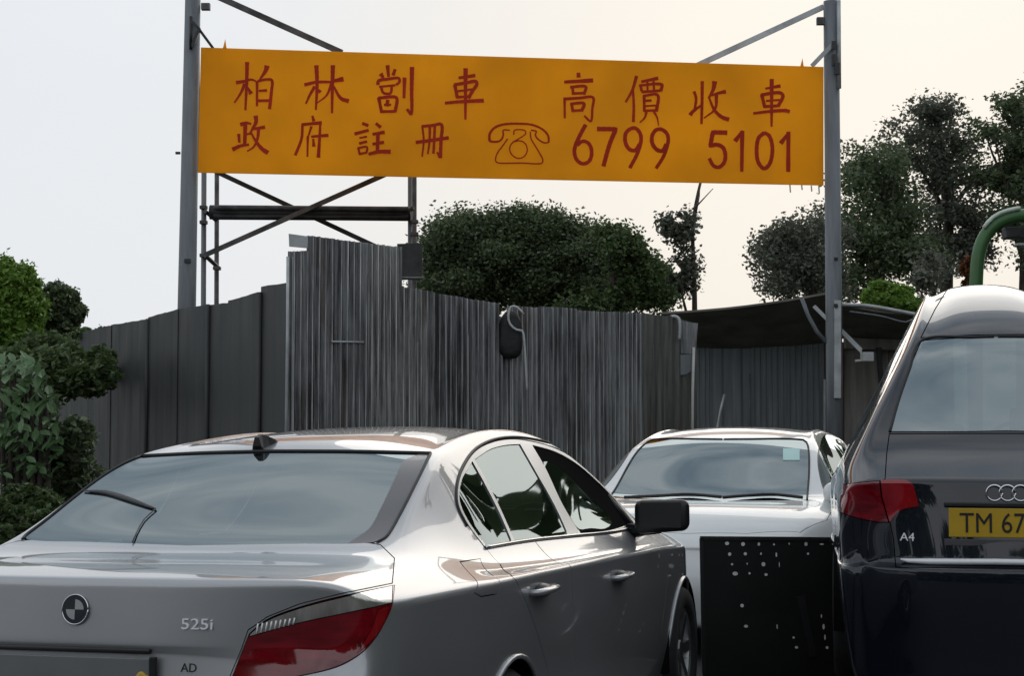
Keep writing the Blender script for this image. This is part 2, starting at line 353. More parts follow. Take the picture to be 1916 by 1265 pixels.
def sv(l): return (l.y, l.z)
def offset(poly, d):
    P = [Vector(p[:2]) for p in poly]; P = [p for k, p in enumerate(P) if (p - P[k - 1]).length > 1e-6]; n = len(P)
    A = sum(P[k].x * P[(k + 1) % n].y - P[(k + 1) % n].x * P[k].y for k in range(n)); sg = 1 if A > 0 else -1; out = []
    for k in range(n):
        a = (P[k] - P[k - 1]).normalized(); b = (P[(k + 1) % n] - P[k]).normalized(); na, nb = Vector((a.y, -a.x)) * sg, Vector((b.y, -b.x)) * sg
        m = na + nb
        if m.length < .3: m = na
        m.normalize(); out.append(tuple(P[k] + m * d / max(.5, m.dot(na))))
    return out
class Car:
    def __init__(s, root_name, pos, yaw, vs, fs, scale=(1, 1, 1), side=1, roll=0):
        s.root = empty(root_name, pos, -yaw); s.root.rotation_euler = (0, roll, -yaw); s.M = Matrix.Translation(pos) @ Matrix.Rotation(-yaw, 4, 'Z') @ Matrix.Rotation(roll, 4, 'Y'); s.Mi = s.M.inverted()
        s.sx = side                                     # which side (sign of local x) faces the camera
        s.v = [Vector((a.x * scale[0], a.y * scale[1], a.z * scale[2])) for a in vs]
        s.f = []; s.t = []
        for f in fs:                                    # keep one half only; it is mirrored again when built
            if all(s.v[i].x * side >= -1e-5 for i in f): s.f.append(f); s.t.append('body')
        s.n = [Vector() for _ in s.v]
        for f in fs:
            nn = (s.v[f[2]] - s.v[f[0]]).cross(s.v[f[-1]] - s.v[f[1]])
            for i in f: s.n[i] += nn
        s.n = [n.normalized() if n.length else Vector((0, 0, 1)) for n in s.n]
        s.bvh = BVHTree.FromPolygons([v[:] for v in s.v], s.f)
        s.bvh_full = BVHTree.FromPolygons([v[:] for v in s.v], list(fs))
        s.px = {}
    def pix(s, l): return topix(s.M @ l)
    def hit(s, px, py, off=0, full=True):
        o = s.Mi @ Vector((0, 0, H)); d = (s.Mi.to_3x3() @ ray(px, py)).normalized()
        loc, n, i, dist = (s.bvh_full if full else s.bvh).ray_cast(o, d)
        if loc is None: return None, None
        if n.dot(d) > 0: n = -n
        return loc + n * off, n
    def cut(s, poly, name, allow=('body',), pred=None, proj=None, g=.002):
        if g and name != 'arch':                            # a real gap: cut the outline slightly larger as waste, then slightly smaller as the panel
            sc_ = 480 if proj is None else 1
            s.cut1(offset(poly, g * sc_), 'gap', allow, pred, proj); s.cut1(offset(poly, -g * sc_), name, allow + ('gap',), pred, proj)
        else: s.cut1(poly, name, allow, pred, proj)
    def cut1(s, poly, name, allow=('body',), pred=None, proj=None):
        """cut the outline poly (photo pixels, or whatever proj gives) into the body surface"""
        proj = proj or s.pix
        P = [Vector(p[:2]) for p in poly]
        x0, x1 = min(p.x for p in P), max(p.x for p in P); y0, y1 = min(p.y for p in P), max(p.y for p in P)
        cam_l = s.Mi @ Vector((0, 0, H)); axis = Vector((s.sx, 0, 0)) if proj is sv else Vector((0, 0, 1))
        reg = []
        cache = {}
        for n, f in enumerate(s.f):
            if s.t[n] not in allow: continue
            c = sum((s.v[i] for i in f), Vector()) / len(f)
            if pred and not pred(c): continue
            nn = (s.v[f[1]] - s.v[f[0]]).cross(s.v[f[2]] - s.v[f[0]])
            if len(f) == 4: nn += (s.v[f[2]] - s.v[f[0]]).cross(s.v[f[3]] - s.v[f[0]])
            if proj == s.pix:
                if nn.normalized().dot((cam_l - c).normalized()) <= .04: continue
            elif nn.normalized().dot(axis) < .12: continue
            q = []
            for i in f:
                if i not in cache: cache[i] = Vector(proj(s.v[i]))
                q.append(cache[i])
            if max(a.x for a in q) < x0 or min(a.x for a in q) > x1 or max(a.y for a in q) < y0 or min(a.y for a in q) > y1: continue
            reg.append(n)
        if not reg: print('cut: nothing for', name); return
        # faces wholly inside just change their name; only those the outline crosses are cut up
        PX = np.array([p.x for p in P]); PY = np.array([p.y for p in P]); QX, QY = np.roll(PX, -1), np.roll(PY, -1)
        def inside(x, y):
            c = (PY > y) != (QY > y); den = np.where(QY == PY, 1e-12, QY - PY)
            return bool(np.count_nonzero(c & (x < (QX - PX) * (y - PY) / den + PX)) % 2)
        sx0, sx1, sy0, sy1 = np.minimum(PX, QX), np.maximum(PX, QX), np.minimum(PY, QY), np.maximum(PY, QY)
        cross = []; e_ = (x1 - x0 + y1 - y0) * 1e-5
        for n in reg:
            q = [cache[i] for i in s.f[n]]; bx0, bx1, by0, by1 = min(a.x for a in q) - e_, max(a.x for a in q) + e_, min(a.y for a in q) - e_, max(a.y for a in q) + e_
            near = np.nonzero((sx0 <= bx1) & (sx1 >= bx0) & (sy0 <= by1) & (sy1 >= by0))[0]; hit_ = False
            for k in near:
                ax, ay, bx, by = PX[k], PY[k], QX[k], QY[k]; dx, dy = bx - ax, by - ay
                sd_ = [dx * (v - ay) - dy * (u - ax) for u in (bx0, bx1) for v in (by0, by1)]
                if min(sd_) <= 0 <= max(sd_): hit_ = True; break
            if hit_: cross.append(n)
            else:
                c = sum(q, Vector((0, 0))) / len(q)
                if inside(c.x, c.y): s.t[n] = name
        reg = cross
        if not reg: return
        ids = sorted({i for n in reg for i in s.f[n]}); loc = {g: k for k, g in enumerate(ids)}
        v2 = [cache[i] for i in ids]; nb = len(v2); v2 += P
        ff = []
        for n in reg:
            f = [loc[i] for i in s.f[n]]
            a = sum(v2[f[k]].x * v2[f[(k + 1) % len(f)]].y - v2[f[(k + 1) % len(f)]].x * v2[f[k]].y for k in range(len(f)))
            ff.append(f if a > 0 else f[::-1])
        a = sum(P[k].x * P[(k + 1) % len(P)].y - P[(k + 1) % len(P)].x * P[k].y for k in range(len(P)))
        pf = list(range(nb, nb + len(P))); ff.append(pf if a > 0 else pf[::-1])
        ov, oe, of, ovi, oei, ofi = delaunay_2d_cdt(v2, [], ff, 1, 1e-5)
        POLY = len(ff) - 1
        nv = [None] * len(ov)
        for k, src in enumerate(ovi):
            for q in src:
                if q < nb: nv[k] = ids[q]; break
        def lift(p, n):
            f = s.f[n]; pts = [cache[i] for i in f]; best = None
            for tri in ((0, 1, 2), (0, 2, 3))[:len(f) - 2]:
                A, B, C = (pts[t] for t in tri); d = (B.x - A.x) * (C.y - A.y) - (C.x - A.x) * (B.y - A.y)
                if abs(d) < 1e-12: continue
                u = ((p.x - A.x) * (C.y - A.y) - (C.x - A.x) * (p.y - A.y)) / d; v = ((B.x - A.x) * (p.y - A.y) - (p.x - A.x) * (B.y - A.y)) / d
                m_ = min(u, v, 1 - u - v)
                if m_ < 0:
                    u, v = max(0, u), max(0, v); q = u + v
                    if q > 1: u, v = u / q, v / q
                if best is None or m_ > best[0]:
                    best = (m_, s.v[f[tri[0]]] * (1 - u - v) + s.v[f[tri[1]]] * u + s.v[f[tri[2]]] * v, s.n[f[tri[0]]] * (1 - u - v) + s.n[f[tri[1]]] * u + s.n[f[tri[2]]] * v)
            return best[1:] if best else None
        keepf = []; keept = []
        rs = set(reg)
        for n, f in enumerate(s.f):
            if n not in rs: keepf.append(f); keept.append(s.t[n])
        rb = np.array([[min(cache[i].x for i in s.f[n]), max(cache[i].x for i in s.f[n]), min(cache[i].y for i in s.f[n]), max(cache[i].y for i in s.f[n])] for n in reg])
        def owner(c, hint):
            for q in hint:
                if q != POLY: return reg[q]
            best = None
            for q in np.nonzero((rb[:, 0] <= c.x) & (rb[:, 1] >= c.x) & (rb[:, 2] <= c.y) & (rb[:, 3] >= c.y))[0]:
                F_ = [cache[i] for i in s.f[reg[q]]]; sg = [(F_[(k + 1) % len(F_)] - F_[k]).cross(c - F_[k]) for k in range(len(F_))]
                if all(g >= 0 for g in sg) or all(g <= 0 for g in sg): return reg[q]
            return None
        lost = 0; bad = 0
        for k, f in enumerate(of):
            cc = sum((ov[i] for i in f), Vector((0, 0))) / len(f)
            n = owner(cc, ofi[k])
            if n is None: continue
            if not [q for q in ofi[k] if q != POLY]: lost += 1
            out = []
            for i in f:
                if nv[i] is None:
                    p3 = lift(ov[i], n)
                    if p3 is None: break
                    s.v.append(p3[0]); s.n.append(p3[1].normalized()); nv[i] = len(s.v) - 1
                out.append(nv[i])
            if len(out) < 3: continue
            o_ = s.f[n]; dia = (s.v[o_[0]] - s.v[o_[2]]).length + (s.v[o_[0]] - s.v[o_[1]]).length
            if max((s.v[out[0]] - s.v[out[1]]).length, (s.v[out[1]] - s.v[out[2]]).length) > 2 * dia: bad += 1; continue
            n0 = (s.v[o_[1]] - s.v[o_[0]]).cross(s.v[o_[2]] - s.v[o_[0]]); n1_ = (s.v[out[1]] - s.v[out[0]]).cross(s.v[out[2]] - s.v[out[0]])
            if n0.dot(n1_) < 0: out = out[::-1]
            keepf.append(tuple(out)); keept.append(name if inside(cc.x, cc.y) else s.t[n])
        ar3 = lambda ff: sum((s.v[f[1]] - s.v[f[0]]).cross(s.v[f[2]] - s.v[f[0]]).length + ((s.v[f[2]] - s.v[f[0]]).cross(s.v[f[3]] - s.v[f[0]]).length if len(f) == 4 else 0) for f in ff)
        a0, a1_ = ar3([s.f[n] for n in reg]), ar3(keepf[len(s.f) - len(reg):])
        if abs(a0 - a1_) > .01 * a0 or lost: print('cut check', name, len(reg), len(of), 'area', round(a0, 4), round(a1_, 4), 'lost', lost, 'bad', bad)
        s.f = keepf; s.t = keept
    def split(s, pred, name, allow=('body',)):
        for n, f in enumerate(s.f):
            if s.t[n] in allow:
                c = sum((s.v[i] for i in f), Vector()) / len(f)
                if pred(c): s.t[n] = name
    def part(s, name, material, parent=None, gap=0, depth=.012, objname=None, centre=False, off=0, thick=True, label=None):
        fs = [f for n, f in enumerate(s.f) if s.t[n] == name]
        if not fs: print('part: empty', name); return []
        use = sorted({i for f in fs for i in f}); loc = {g: k for k, g in enumerate(use)}
        V = [s.v[g].copy() for g in use]; Fs = [[loc[i] for i in f] for f in fs]
        ecount = {}; NV = [s.n[g].copy() for g in use]
        for f in Fs:
            nn = (V[f[1]] - V[f[0]]).cross(V[f[2]] - V[f[0]])
            if len(f) == 4: nn += (V[f[2]] - V[f[0]]).cross(V[f[3]] - V[f[0]])
            for k, i in enumerate(f):
                ecount.setdefault(frozenset((i, f[(k + 1) % len(f)])), []).append((i, f[(k + 1) % len(f)]))
        nrm = NV
        bd = [e[0] for e in ecount.values() if len(e) == 1]
        seam = 1e-4
        inw = {}
        rim = []
        for a, b in bd:
            if abs(V[a].x) < seam and abs(V[b].x) < seam: continue
            t = (V[b] - V[a]);
            if t.length < 1e-7: continue
            for i in (a, b): inw[i] = inw.get(i, Vector()) + nrm[i].cross(t.normalized())
            rim.append((a, b))
        for i, d in inw.items():
            if abs(V[i].x) < seam: d.x = 0
            if d.length > 1e-6: V[i] = V[i] + d.normalized() * gap
        V = [v + nrm[k] * off for k, v in enumerate(V)]
        RN = []
        if thick:
            m = {}
            def dupv(i, dep):
                key = (i, dep)
                if key not in m:
                    m[key] = len(V); V.append(V[i] - nrm[i] * dep); dd = inw.get(i, Vector()); RN.append(-dd.normalized() if dd.length else nrm[i])
                return m[key]
            for a, b in rim: Fs.append([dupv(b, 0), dupv(a, 0), dupv(a, depth), dupv(b, depth)])
        res = []
        objname = objname or name
        NN = [n.copy() for n in nrm] + RN
        for k, v in enumerate(V):
            if abs(v.x) < seam and k < len(nrm): NN[k].x = 0; NN[k].normalize()
        mirN = [Vector((-n.x, n.y, n.z)) for n in NN]
        mirV = [Vector((-v.x, v.y, v.z)) for v in V]; mirF = [f[::-1] for f in Fs]
        if centre:
            n0 = len(V); mp_ = {}
            VV = V + mirV
            remap = list(range(n0)) + [k if abs(V[k].x) < seam else n0 + k for k in range(n0)]
            FF = Fs + [[remap[n0 + i] for i in f] for f in mirF]
            res.append(mk(objname, VV, FF, material, parent or s.root, True, world=False))
        else:
            res.append(mk(objname, V, Fs, material, parent or s.root, True, world=False))
            res.append(mk(objname, mirV, mirF, material, parent or s.root, True, world=False))
        for n_, o in enumerate(res):
            o.data.normals_split_custom_set_from_vertices([tuple(n) for n in ((NN + mirN) if centre else (NN, mirN)[n_])])
            if label: o['label'] = label
        return res
    def shell(s, tags, off=.014):
        """dark inner skin closing the gaps behind the panels"""
        fs = [f for n, f in enumerate(s.f) if s.t[n] not in tags]
        nrm = {}
        for f in fs:
            nn = (s.v[f[1]] - s.v[f[0]]).cross(s.v[f[2]] - s.v[f[0]])
            for i in f: nrm[i] = nrm.get(i, Vector()) + nn
        use = sorted(nrm); loc = {g: k for k, g in enumerate(use)}
        V = []
        for g in use:
            p = s.v[g] - s.n[g] * off
            if abs(s.v[g].x) < 1e-4: p.x = 0
            V.append(p)
        Fs = [[loc[i] for i in f] for f in fs]; n0 = len(V)
        VV = V + [Vector((-v.x, v.y, v.z)) for v in V]; FF = Fs + [[n0 + i for i in f][::-1] for f in Fs]
        return mk('inner_shell', VV, FF, M['shell'], s.root, False, world=False)
    def line3(s, poly, off=.004, full=False, step=5, closed=False):
        out = []
        for p in curve(poly, step, closed):
            l, n = s.hit(p[0], p[1], off, full)
            if l is not None and (not out or (l - out[-1]).length < .35): out.append(l)
        return out
    def seal(s, name, poly, r, material, closed=False, off=.002, flat=.6, both=True, parent=None, step=6):
        pts = s.line3(poly, off, step=step, closed=closed)
        if closed and pts: pts.append(pts[0])
        res = []
        for sg in ((1, -1) if both else (1,)):
            res.append(MB().tube([(p.x * sg, p.y, p.z) for p in pts], r, 8, 1.0).build(name, material, parent or s.root, True, False))
        return res

def blob(c, s_, seed, sub=3, am=.12):
    bm = bmesh.new(); bmesh.ops.create_icosphere(bm, subdivisions=sub, radius=1); r2 = random.Random(seed); ph = [r2.uniform(0, 6) for _ in range(6)]
    for v in bm.verts:
        d = v.co.copy(); k = 1 + am * (math.sin(5 * d.x + ph[0]) * math.cos(4 * d.z + ph[1]) + .5 * math.sin(9 * d.y + 7 * d.z + ph[2])); v.co = Vector((c[0] + d.x * s_[0] * k, c[1] + d.y * s_[1] * k, c[2] + d.z * s_[2] * k))
    bm.verts.ensure_lookup_table(); r = ([v.co.copy() for v in bm.verts], [[v.index for v in f.verts] for f in bm.faces]); bm.free(); return r
def wheel(parent, c, r=.33, wdt=.22, side=1):
    e = bpy.data.objects.new('wheel', None); COL.objects.link(e); e.parent = parent; e.location = c
    prof = [(.62, -.5), (.93, -.5), (1, -.36), (1, .36), (.93, .5), (.70, .5), (.66, .42)]
    n = 40; V = []; Fc = []
    for k in range(n):
        q = 2 * math.pi * k / n
        for a, b in prof: V.append((b * wdt * side, a * r * math.cos(q), a * r * math.sin(q)))
    m = len(prof)
    for k in range(n):
        for j in range(m - 1): Fc.append((k * m + j, ((k + 1) % n) * m + j, ((k + 1) % n) * m + j + 1, k * m + j + 1))
    mk('tyre', V, Fc, M['tyre'], e, True, False)
    mb = MB(); V = []; Fc = []
    prof2 = [(.66, .42), (.63, .38), (.60, .1), (.60, -.4)]
    for k in range(n):
        q = 2 * math.pi * k / n
        for a, b in prof2: V.append((b * wdt * side, a * r * math.cos(q), a * r * math.sin(q)))
    for k in range(n):
        for j in range(3): Fc.append((k * 4 + j, ((k + 1) % n) * 4 + j, ((k + 1) % n) * 4 + j + 1, k * 4 + j + 1))
    mb.add(V, Fc)
    for k in range(7):
        q = 2 * math.pi * k / 7; d = Vector((0, math.cos(q), math.sin(q)))
        mb.bar(Vector((.28 * wdt * side, 0, 0)) + d * .03, Vector((.33 * wdt * side, 0, 0)) + d * r * .62, .05, .03, Vector((1, 0, 0)))
    mb.tube([(.2 * wdt * side, 0, 0), (.38 * wdt * side, 0, 0)], .05, 14)
    mb.build('rim', M['rim'], e, False, False)
    return e
def interior(car, ys_=(1.45, 2.75), zf=.45, w_=.36, hz=1.18, dash=3.7, top=.92, sc=1):
    """floor, seats, head rests, dashboard and steering wheel"""
    rt = car.root
    MB().box((0, 2.5 * sc, .35), (1.45, 3.4 * sc, .04)).build('cabin_floor', M['cabin'], rt, False, False)
    MB().box((0, (dash + .12) * sc, top - .12), (1.4, .4, .22), bev=.05).build('dashboard', M['cabin'], rt, True, False)
    MB().box((0, ys_[0] * sc - .12, .72), (1.25, .16, .62), Matrix.Rotation(-.3, 3, 'X'), .05).box((0, ys_[0] * sc + .2, .48), (1.25, .5, .18), bev=.05).build('rear_bench', M['cabin'], rt, True, False)
    MB().box((0, ys_[0] * sc - .42, top + .035), (1.3, .36, .03), bev=.01).build('parcel_shelf', M['cabin'], rt, True, False)
    for sx in (-1, 1):
        MB().box((sx * w_, ys_[1] * sc - .2, .80), (.48, .14, .66), Matrix.Rotation(-.3, 3, 'X'), .05).box((sx * w_, ys_[1] * sc + .12, .5), (.5, .52, .16), bev=.05).build('front_seat', M['cabin'], rt, True, False)
        MB().box((sx * w_, ys_[1] * sc - .38, hz), (.26, .09, .17), Matrix.Rotation(-.2, 3, 'X'), .035).build('headrest', M['cabin'], rt, True, False)
        MB().box((sx * w_ * .95, ys_[0] * sc - .24, hz - .07), (.28, .08, .12), Matrix.Rotation(-.2, 3, 'X'), .03).build('headrest', M['cabin'], rt, True, False)
    pts = [(w_ + .19 * math.cos(a), (dash - .28) * sc + .06 * math.sin(a), top + .0 + .18 * math.sin(a)) for a in [2 * math.pi * k / 24 for k in range(25)]]
    MB().tube(pts, .014, 8).build('steering_wheel', M['bplastic'], rt, True, False)

def text_mesh(name, body, size, mtl, parent, Mx, extrude=.002, sx=1.0, bold=0):
    cu = bpy.data.curves.new(name, 'FONT'); cu.body = body; cu.size = size; cu.extrude = extrude; cu.offset = bold; cu.resolution_u = 3
    t = bpy.data.objects.new(name, cu); COL.objects.link(t)
    dg = bpy.context.evaluated_depsgraph_get(); me = bpy.data.meshes.new_from_object(t.evaluated_get(dg)); bpy.data.objects.remove(t)
    me.transform(Mx @ Matrix.Diagonal((sx, 1, 1, 1)))
    me.materials.clear(); me.materials.append(mtl)
    o = bpy.data.objects.new(name, me); COL.objects.link(o); o.parent = parent
    return o
def frame_on(car, px, py, off=.004, roll=0):
    """matrix (car space) of a frame lying on the car's surface, x to the right as seen from behind, y up"""
    l, n = car.hit(px, py, off)
    x = Vector((0, 0, 1)).cross(n).normalized(); y = n.cross(x).normalized()
    if n.dot(Vector((0, -1, 0))) < 0 and False: x = -x
    Mx = Matrix.Identity(4)
    for r_ in range(3): Mx[r_][0] = x[r_]; Mx[r_][1] = y[r_]; Mx[r_][2] = n[r_]; Mx[r_][3] = l[r_]
    return Mx

# ---- sedan shape (half: columns from the centre line out to the shoulder crease)
SEDAN_TOP = [
 [(0, .13, 1.045), (.30, .135, 1.045), (.58, .15, 1.045), (.70, .175, 1.04), (.79, .21, 1.02), (.85, .27, .975)],
 [(0, .40, 1.066), (.31, .40, 1.066), (.60, .41, 1.062), (.72, .43, 1.052), (.80, .46, 1.026), (.885, .50, .972)],
 [(0, .74, 1.085), (.31, .74, 1.085), (.62, .74, 1.083), (.71, .76, 1.076), (.795, .85, 1.04), (.903, .88, .966)],
 [(0, 1.06, 1.235), (.30, 1.06, 1.230), (.60, 1.06, 1.212), (.672, 1.10, 1.185), (.785, 1.18, 1.035), (.908, 1.20, .958)],
 [(0, 1.39, 1.372), (.29, 1.39, 1.366), (.57, 1.39, 1.345), (.635, 1.42, 1.305), (.785, 1.52, 1.028), (.911, 1.55, .950)],
 [(0, 1.72, 1.440), (.28, 1.72, 1.432), (.52, 1.74, 1.405), (.592, 1.80, 1.362), (.785, 1.90, 1.020), (.913, 1.92, .940)],
 [(0, 2.25, 1.470), (.28, 2.25, 1.462), (.49, 2.27, 1.440), (.560, 2.32, 1.402), (.79, 2.38, 1.010), (.915, 2.38, .928)],
 [(0, 2.75, 1.468), (.28, 2.75, 1.460), (.50, 2.76, 1.430), (.575, 2.80, 1.380), (.795, 2.85, 1.000), (.915, 2.85, .915)],
 [(0, 3.15, 1.425), (.29, 3.14, 1.415), (.54, 3.12, 1.375), (.620, 3.15, 1.305), (.80, 3.25, .990), (.913, 3.25, .902)],
 [(0, 3.55, 1.270), (.31, 3.54, 1.260), (.61, 3.46, 1.232), (.690, 3.44, 1.190), (.805, 3.58, .978), (.910, 3.60, .890)],
 [(0, 4.02, 1.005), (.34, 3.99, 1.005), (.70, 3.84, 1.010), (.765, 3.78, 1.000), (.812, 3.86, .955), (.905, 3.90, .875)],
 [(0, 4.28, .965), (.34, 4.26, .962), (.64, 4.22, .950), (.74, 4.20, .935), (.82, 4.20, .905), (.895, 4.20, .850)],
 [(0, 4.58, .880), (.33, 4.57, .878), (.60, 4.54, .865), (.70, 4.50, .855), (.77, 4.46, .840), (.85, 4.44, .800)],
 [(0, 4.78, .74), (.32, 4.77, .74), (.56, 4.72, .74), (.66, 4.67, .74), (.73, 4.62, .73), (.79, 4.57, .71)]]
def sedan_side(top):
    out = []
    J = len(top)
    for j, row in enumerate(top):
        x5, y5, z5 = row[5]; e = 1 if 0 < j < J - 1 else 0
        zs = [(.20, -.10), (.30, -.045), (.45, -.012), (.66, .004), (.77, .008), (.86, .006)]
        col = []
        for n, (z, dx) in enumerate(zs):
            zz = .20 + (z - .20) * (z5 - .20) / (.965 - .20)
            yy = y5 + ((-.07, -.10, -.12, -.10, -.05, -.02)[n] if j == 0 else (.03, .10, .13, .12, .08, .04)[n] if j == J - 1 else 0)
            col.append((x5 + dx, yy, zz))
        col.append((x5, y5, z5)); out.append(col)
    return out
side = sedan_side(SEDAN_TOP)
def face_rows(side_col, ys0, zs0, xs0):
    rows = []
    for k in range(len(side_col) - 1):
        sx, sy, sz = side_col[k]; row = []
        for i in range(5):
            t = (xs0[i] / sx); a = t ** 3
            row.append((xs0[i] if xs0[i] < sx else sx * .95, ys0[k] * (1 - a) + sy * a, zs0[k] * (1 - a) + sz * a))
        rows.append(row)
    return rows
xs0 = [0, .30, .56, .68, .77]
rear = face_rows(side[0], [.06, .01, -.01, .095, .118, .11], [.20, .30, .50, .70, .845, .872], xs0)
front = face_rows(side[-1], [4.76, 4.83, 4.86, 4.85, 4.82, 4.80], [.20, .28, .42, .55, .64, .70], [0, .28, .50, .60, .68])
Vc, Fc_, Cr_ = lattice(SEDAN_TOP, side, rear, front, (.75, .45, [(4, .7), (5, .7), (3, .3)]))
SV, SF = subdivide(Vc, Fc_, Cr_)

# ---- silver sedan, seen from behind
BP = (-1.25, 4.40, 0); BY = .30
SVB = [Vector((v.x, v.y if v.y < 3.3 else 3.3 + (v.y - 3.3) * 1.16, v.z)) for v in SV]
bmw = Car('silver_sedan', BP, BY, SVB, SF, side=1, roll=-.013)
tag(bmw.root, 'silver grey four-door sedan with shark fin aerial seen from behind at left', 'car')
def z2(pts): return [((600 + p[0] / 2.395, 760 + p[1] / 2.395) if not (len(p) == 3) else ((600 + p[0] / 2.395, 760 + p[1] / 2.395), 'c')) for p in pts]
cutp = lambda pts, step=7: [tuple(p) for p in curve(pts, step, True)]
upper = lambda c: c.z > .9
sidep = lambda c: c.x > .5
# side glass and its frame
dlo = z2([(738, 638, 1), (655, 525), (615, 440), (613, 370), (635, 290), (690, 205), (760, 165), (850, 148), (945, 158), (1050, 188), (1150, 245), (1250, 330), (1340, 425), (1425, 530, 1), (1300, 568), (1120, 585), (930, 605)])
bmw.cut(cutp(dlo), 'window_frame', pred=lambda c: c.x > .45 and c.z > .85)
q1 = z2([(662, 282, 1), (638, 320), (624, 380), (626, 430), (655, 500), (740, 628, 1), (858, 612, 1), (800, 478), (735, 350), (680, 250, 1)])
q2 = z2([(692, 240, 1), (760, 195), (830, 176), (893, 172, 1), (960, 290), (1050, 450), (1108, 577, 1), (872, 608, 1), (812, 470), (745, 335)])
q3 = z2([(950, 176, 1), (1050, 205), (1150, 262), (1250, 350), (1330, 435), (1402, 525, 1), (1300, 558), (1165, 573, 1), (1085, 440), (1010, 280)])
WP = lambda c: c.x > .4 and c.z > .85
bmw.cut(cutp(q1), 'quarter_window', ('window_frame', 'body'), WP, g=.0012)
bmw.cut(cutp(q2), 'rear_side_window', ('window_frame', 'body'), WP, g=.0012)
bmw.cut(cutp(q3), 'front_side_window', ('window_frame', 'body'), WP, g=.0012)
q4 = z2([(1002, 248), (1060, 262), (1120, 318), (1185, 385), (1245, 442), (1300, 500), (1308, 524), (1275, 548), (1215, 545), (1160, 548), (1108, 470), (1050, 370), (1015, 290)])
bmw.cut(cutp(q4), 'front_pane', ('front_side_window',), WP, g=0)
# rear window (right half, to the centre line and a little past)
wl = bmw.pix(Vector((0, .745, 1.09))); wt = bmw.pix(Vector((0, 1.41, 1.378)))
bmw.cut(cutp([((wl[0] - 80, wl[1] + 1), 'c'), ((wl[0], wl[1] - 2)), (560, 1019), (690, 1017), (722, 1005), (748, 960), (776, 905), ((803, 849), 'c'), (650, 846), (520, 846), ((wt[0] - 60, wt[1] - 12), 'c')]), 'rear_glass', pred=lambda c: c.z > 1.05 and c.y < 1.75)
bmw.cut(cutp([((640, 1024), 'c'), ((705, 1022), 'c'), ((736, 1010), 'c'), (762, 960), (792, 905), ((820, 846), 'c'), ((800, 843), 'c'), ((754, 862), 'c'), (736, 902), (713, 950), (692, 988), ((668, 1006), 'c')]), 'glass_edge', ('rear_glass',), lambda c: c.z > 1.0, g=0)
# lamps
lampout = [((738, 1096), 'c'), (733, 1135), (720, 1165), (700, 1198), (672, 1226), (630, 1249), (560, 1266), (500, 1276), ((430, 1282), 'c'), ((437, 1262)), ((467, 1186), 'c'), (500, 1160), (560, 1137), (640, 1116)]
bmw.cut(cutp(lampout), 'tail_light', pred=lambda c: c.y < .8)
bmw.cut(cutp([((734, 1098), 'c'), ((732, 1130), 'c'), (640, 1149), (560, 1166), ((466, 1192), 'c'), ((470, 1185), 'c'), (500, 1162), (560, 1139), (640, 1118)]), 'clear_strip', ('tail_light',), lambda c: c.y < .8)
bmw.cut(cutp([(706, 1142), ((727, 1134), 'c'), (718, 1164), (696, 1198), ((668, 1224), 'c'), (684, 1196), (698, 1168)]), 'lamp_reflector', ('tail_light',), lambda c: c.y < .8, g=.001)
# boot lid
cl = bmw.pix(Vector((0, .0, .6)))
bmw.cut([(-140, 985), ((690, 1016)), (712, 1020), (738, 1045), (736, 1070), (734, 1092), (640, 1111), (560, 1131), (500, 1155), (464, 1180), (452, 1215), (432, 1262), (420, 1300), (-140, 1310)], 'boot_lid', pred=lambda c: c.y < 1.2 and c.z > .78)
# doors, fuel flap, wheel arch are laid out in side view
YZ = lambda px, py: (lambda h: (h[0].y, h[0].z))(bmw.hit(px, py, full=False))
circ = lambda y, z, r, n=40: [(y + r * math.cos(2 * math.pi * k / n), z + r * math.sin(2 * math.pi * k / n)) for k in range(n)]
SIDE = lambda c: c.x > .70
YR, YF = 1.33, 4.30
bmw.cut(circ(YR, .33, .365), 'arch', ('body',), SIDE, sv)
bmw.cut(circ(YF, .33, .365), 'arch', ('body',), SIDE, sv)
fl = [YZ(861, 1052), YZ(899, 1046), YZ(922, 1078), YZ(936, 1098), YZ(930, 1112), YZ(900, 1117), YZ(888, 1110)]
bmw.cut(fl, 'fuel_flap', ('body',), SIDE, sv)
a1 = [YZ(*p) for p in ((911, 1027), (936, 1056), (958, 1080), (984, 1127))]
bp_ = [YZ(1066, 1009), YZ(1067, 1060)]
yb = bp_[1][0]; bp_[0] = (yb - .015, bp_[0][1] + .03)
fe = 3.86
bmw.cut([(a1[0][0] - .004, a1[0][1] + .03)] + a1[1:] + [(YR + .40, .60), (YR + .43, .45), (YR + .47, .27), (yb + .02, .25), (yb + .02, .6), bp_[1], bp_[0]], 'rear_door', ('body',), lambda c: c.x > .6, sv)
e_ = .005
bmw.cut([(bp_[0][0] + e_, bp_[0][1] + .002), (bp_[1][0] + e_, bp_[1][1]), (yb + .02 + e_, .6), (yb + .02 + e_, .252), (fe - .12, .25), (fe - .12, .5), (fe, .75), (fe - .06, .93), (fe - .1, .985), (3.3, 1.03)], 'front_door', ('body',), lambda c: c.x > .6, sv)
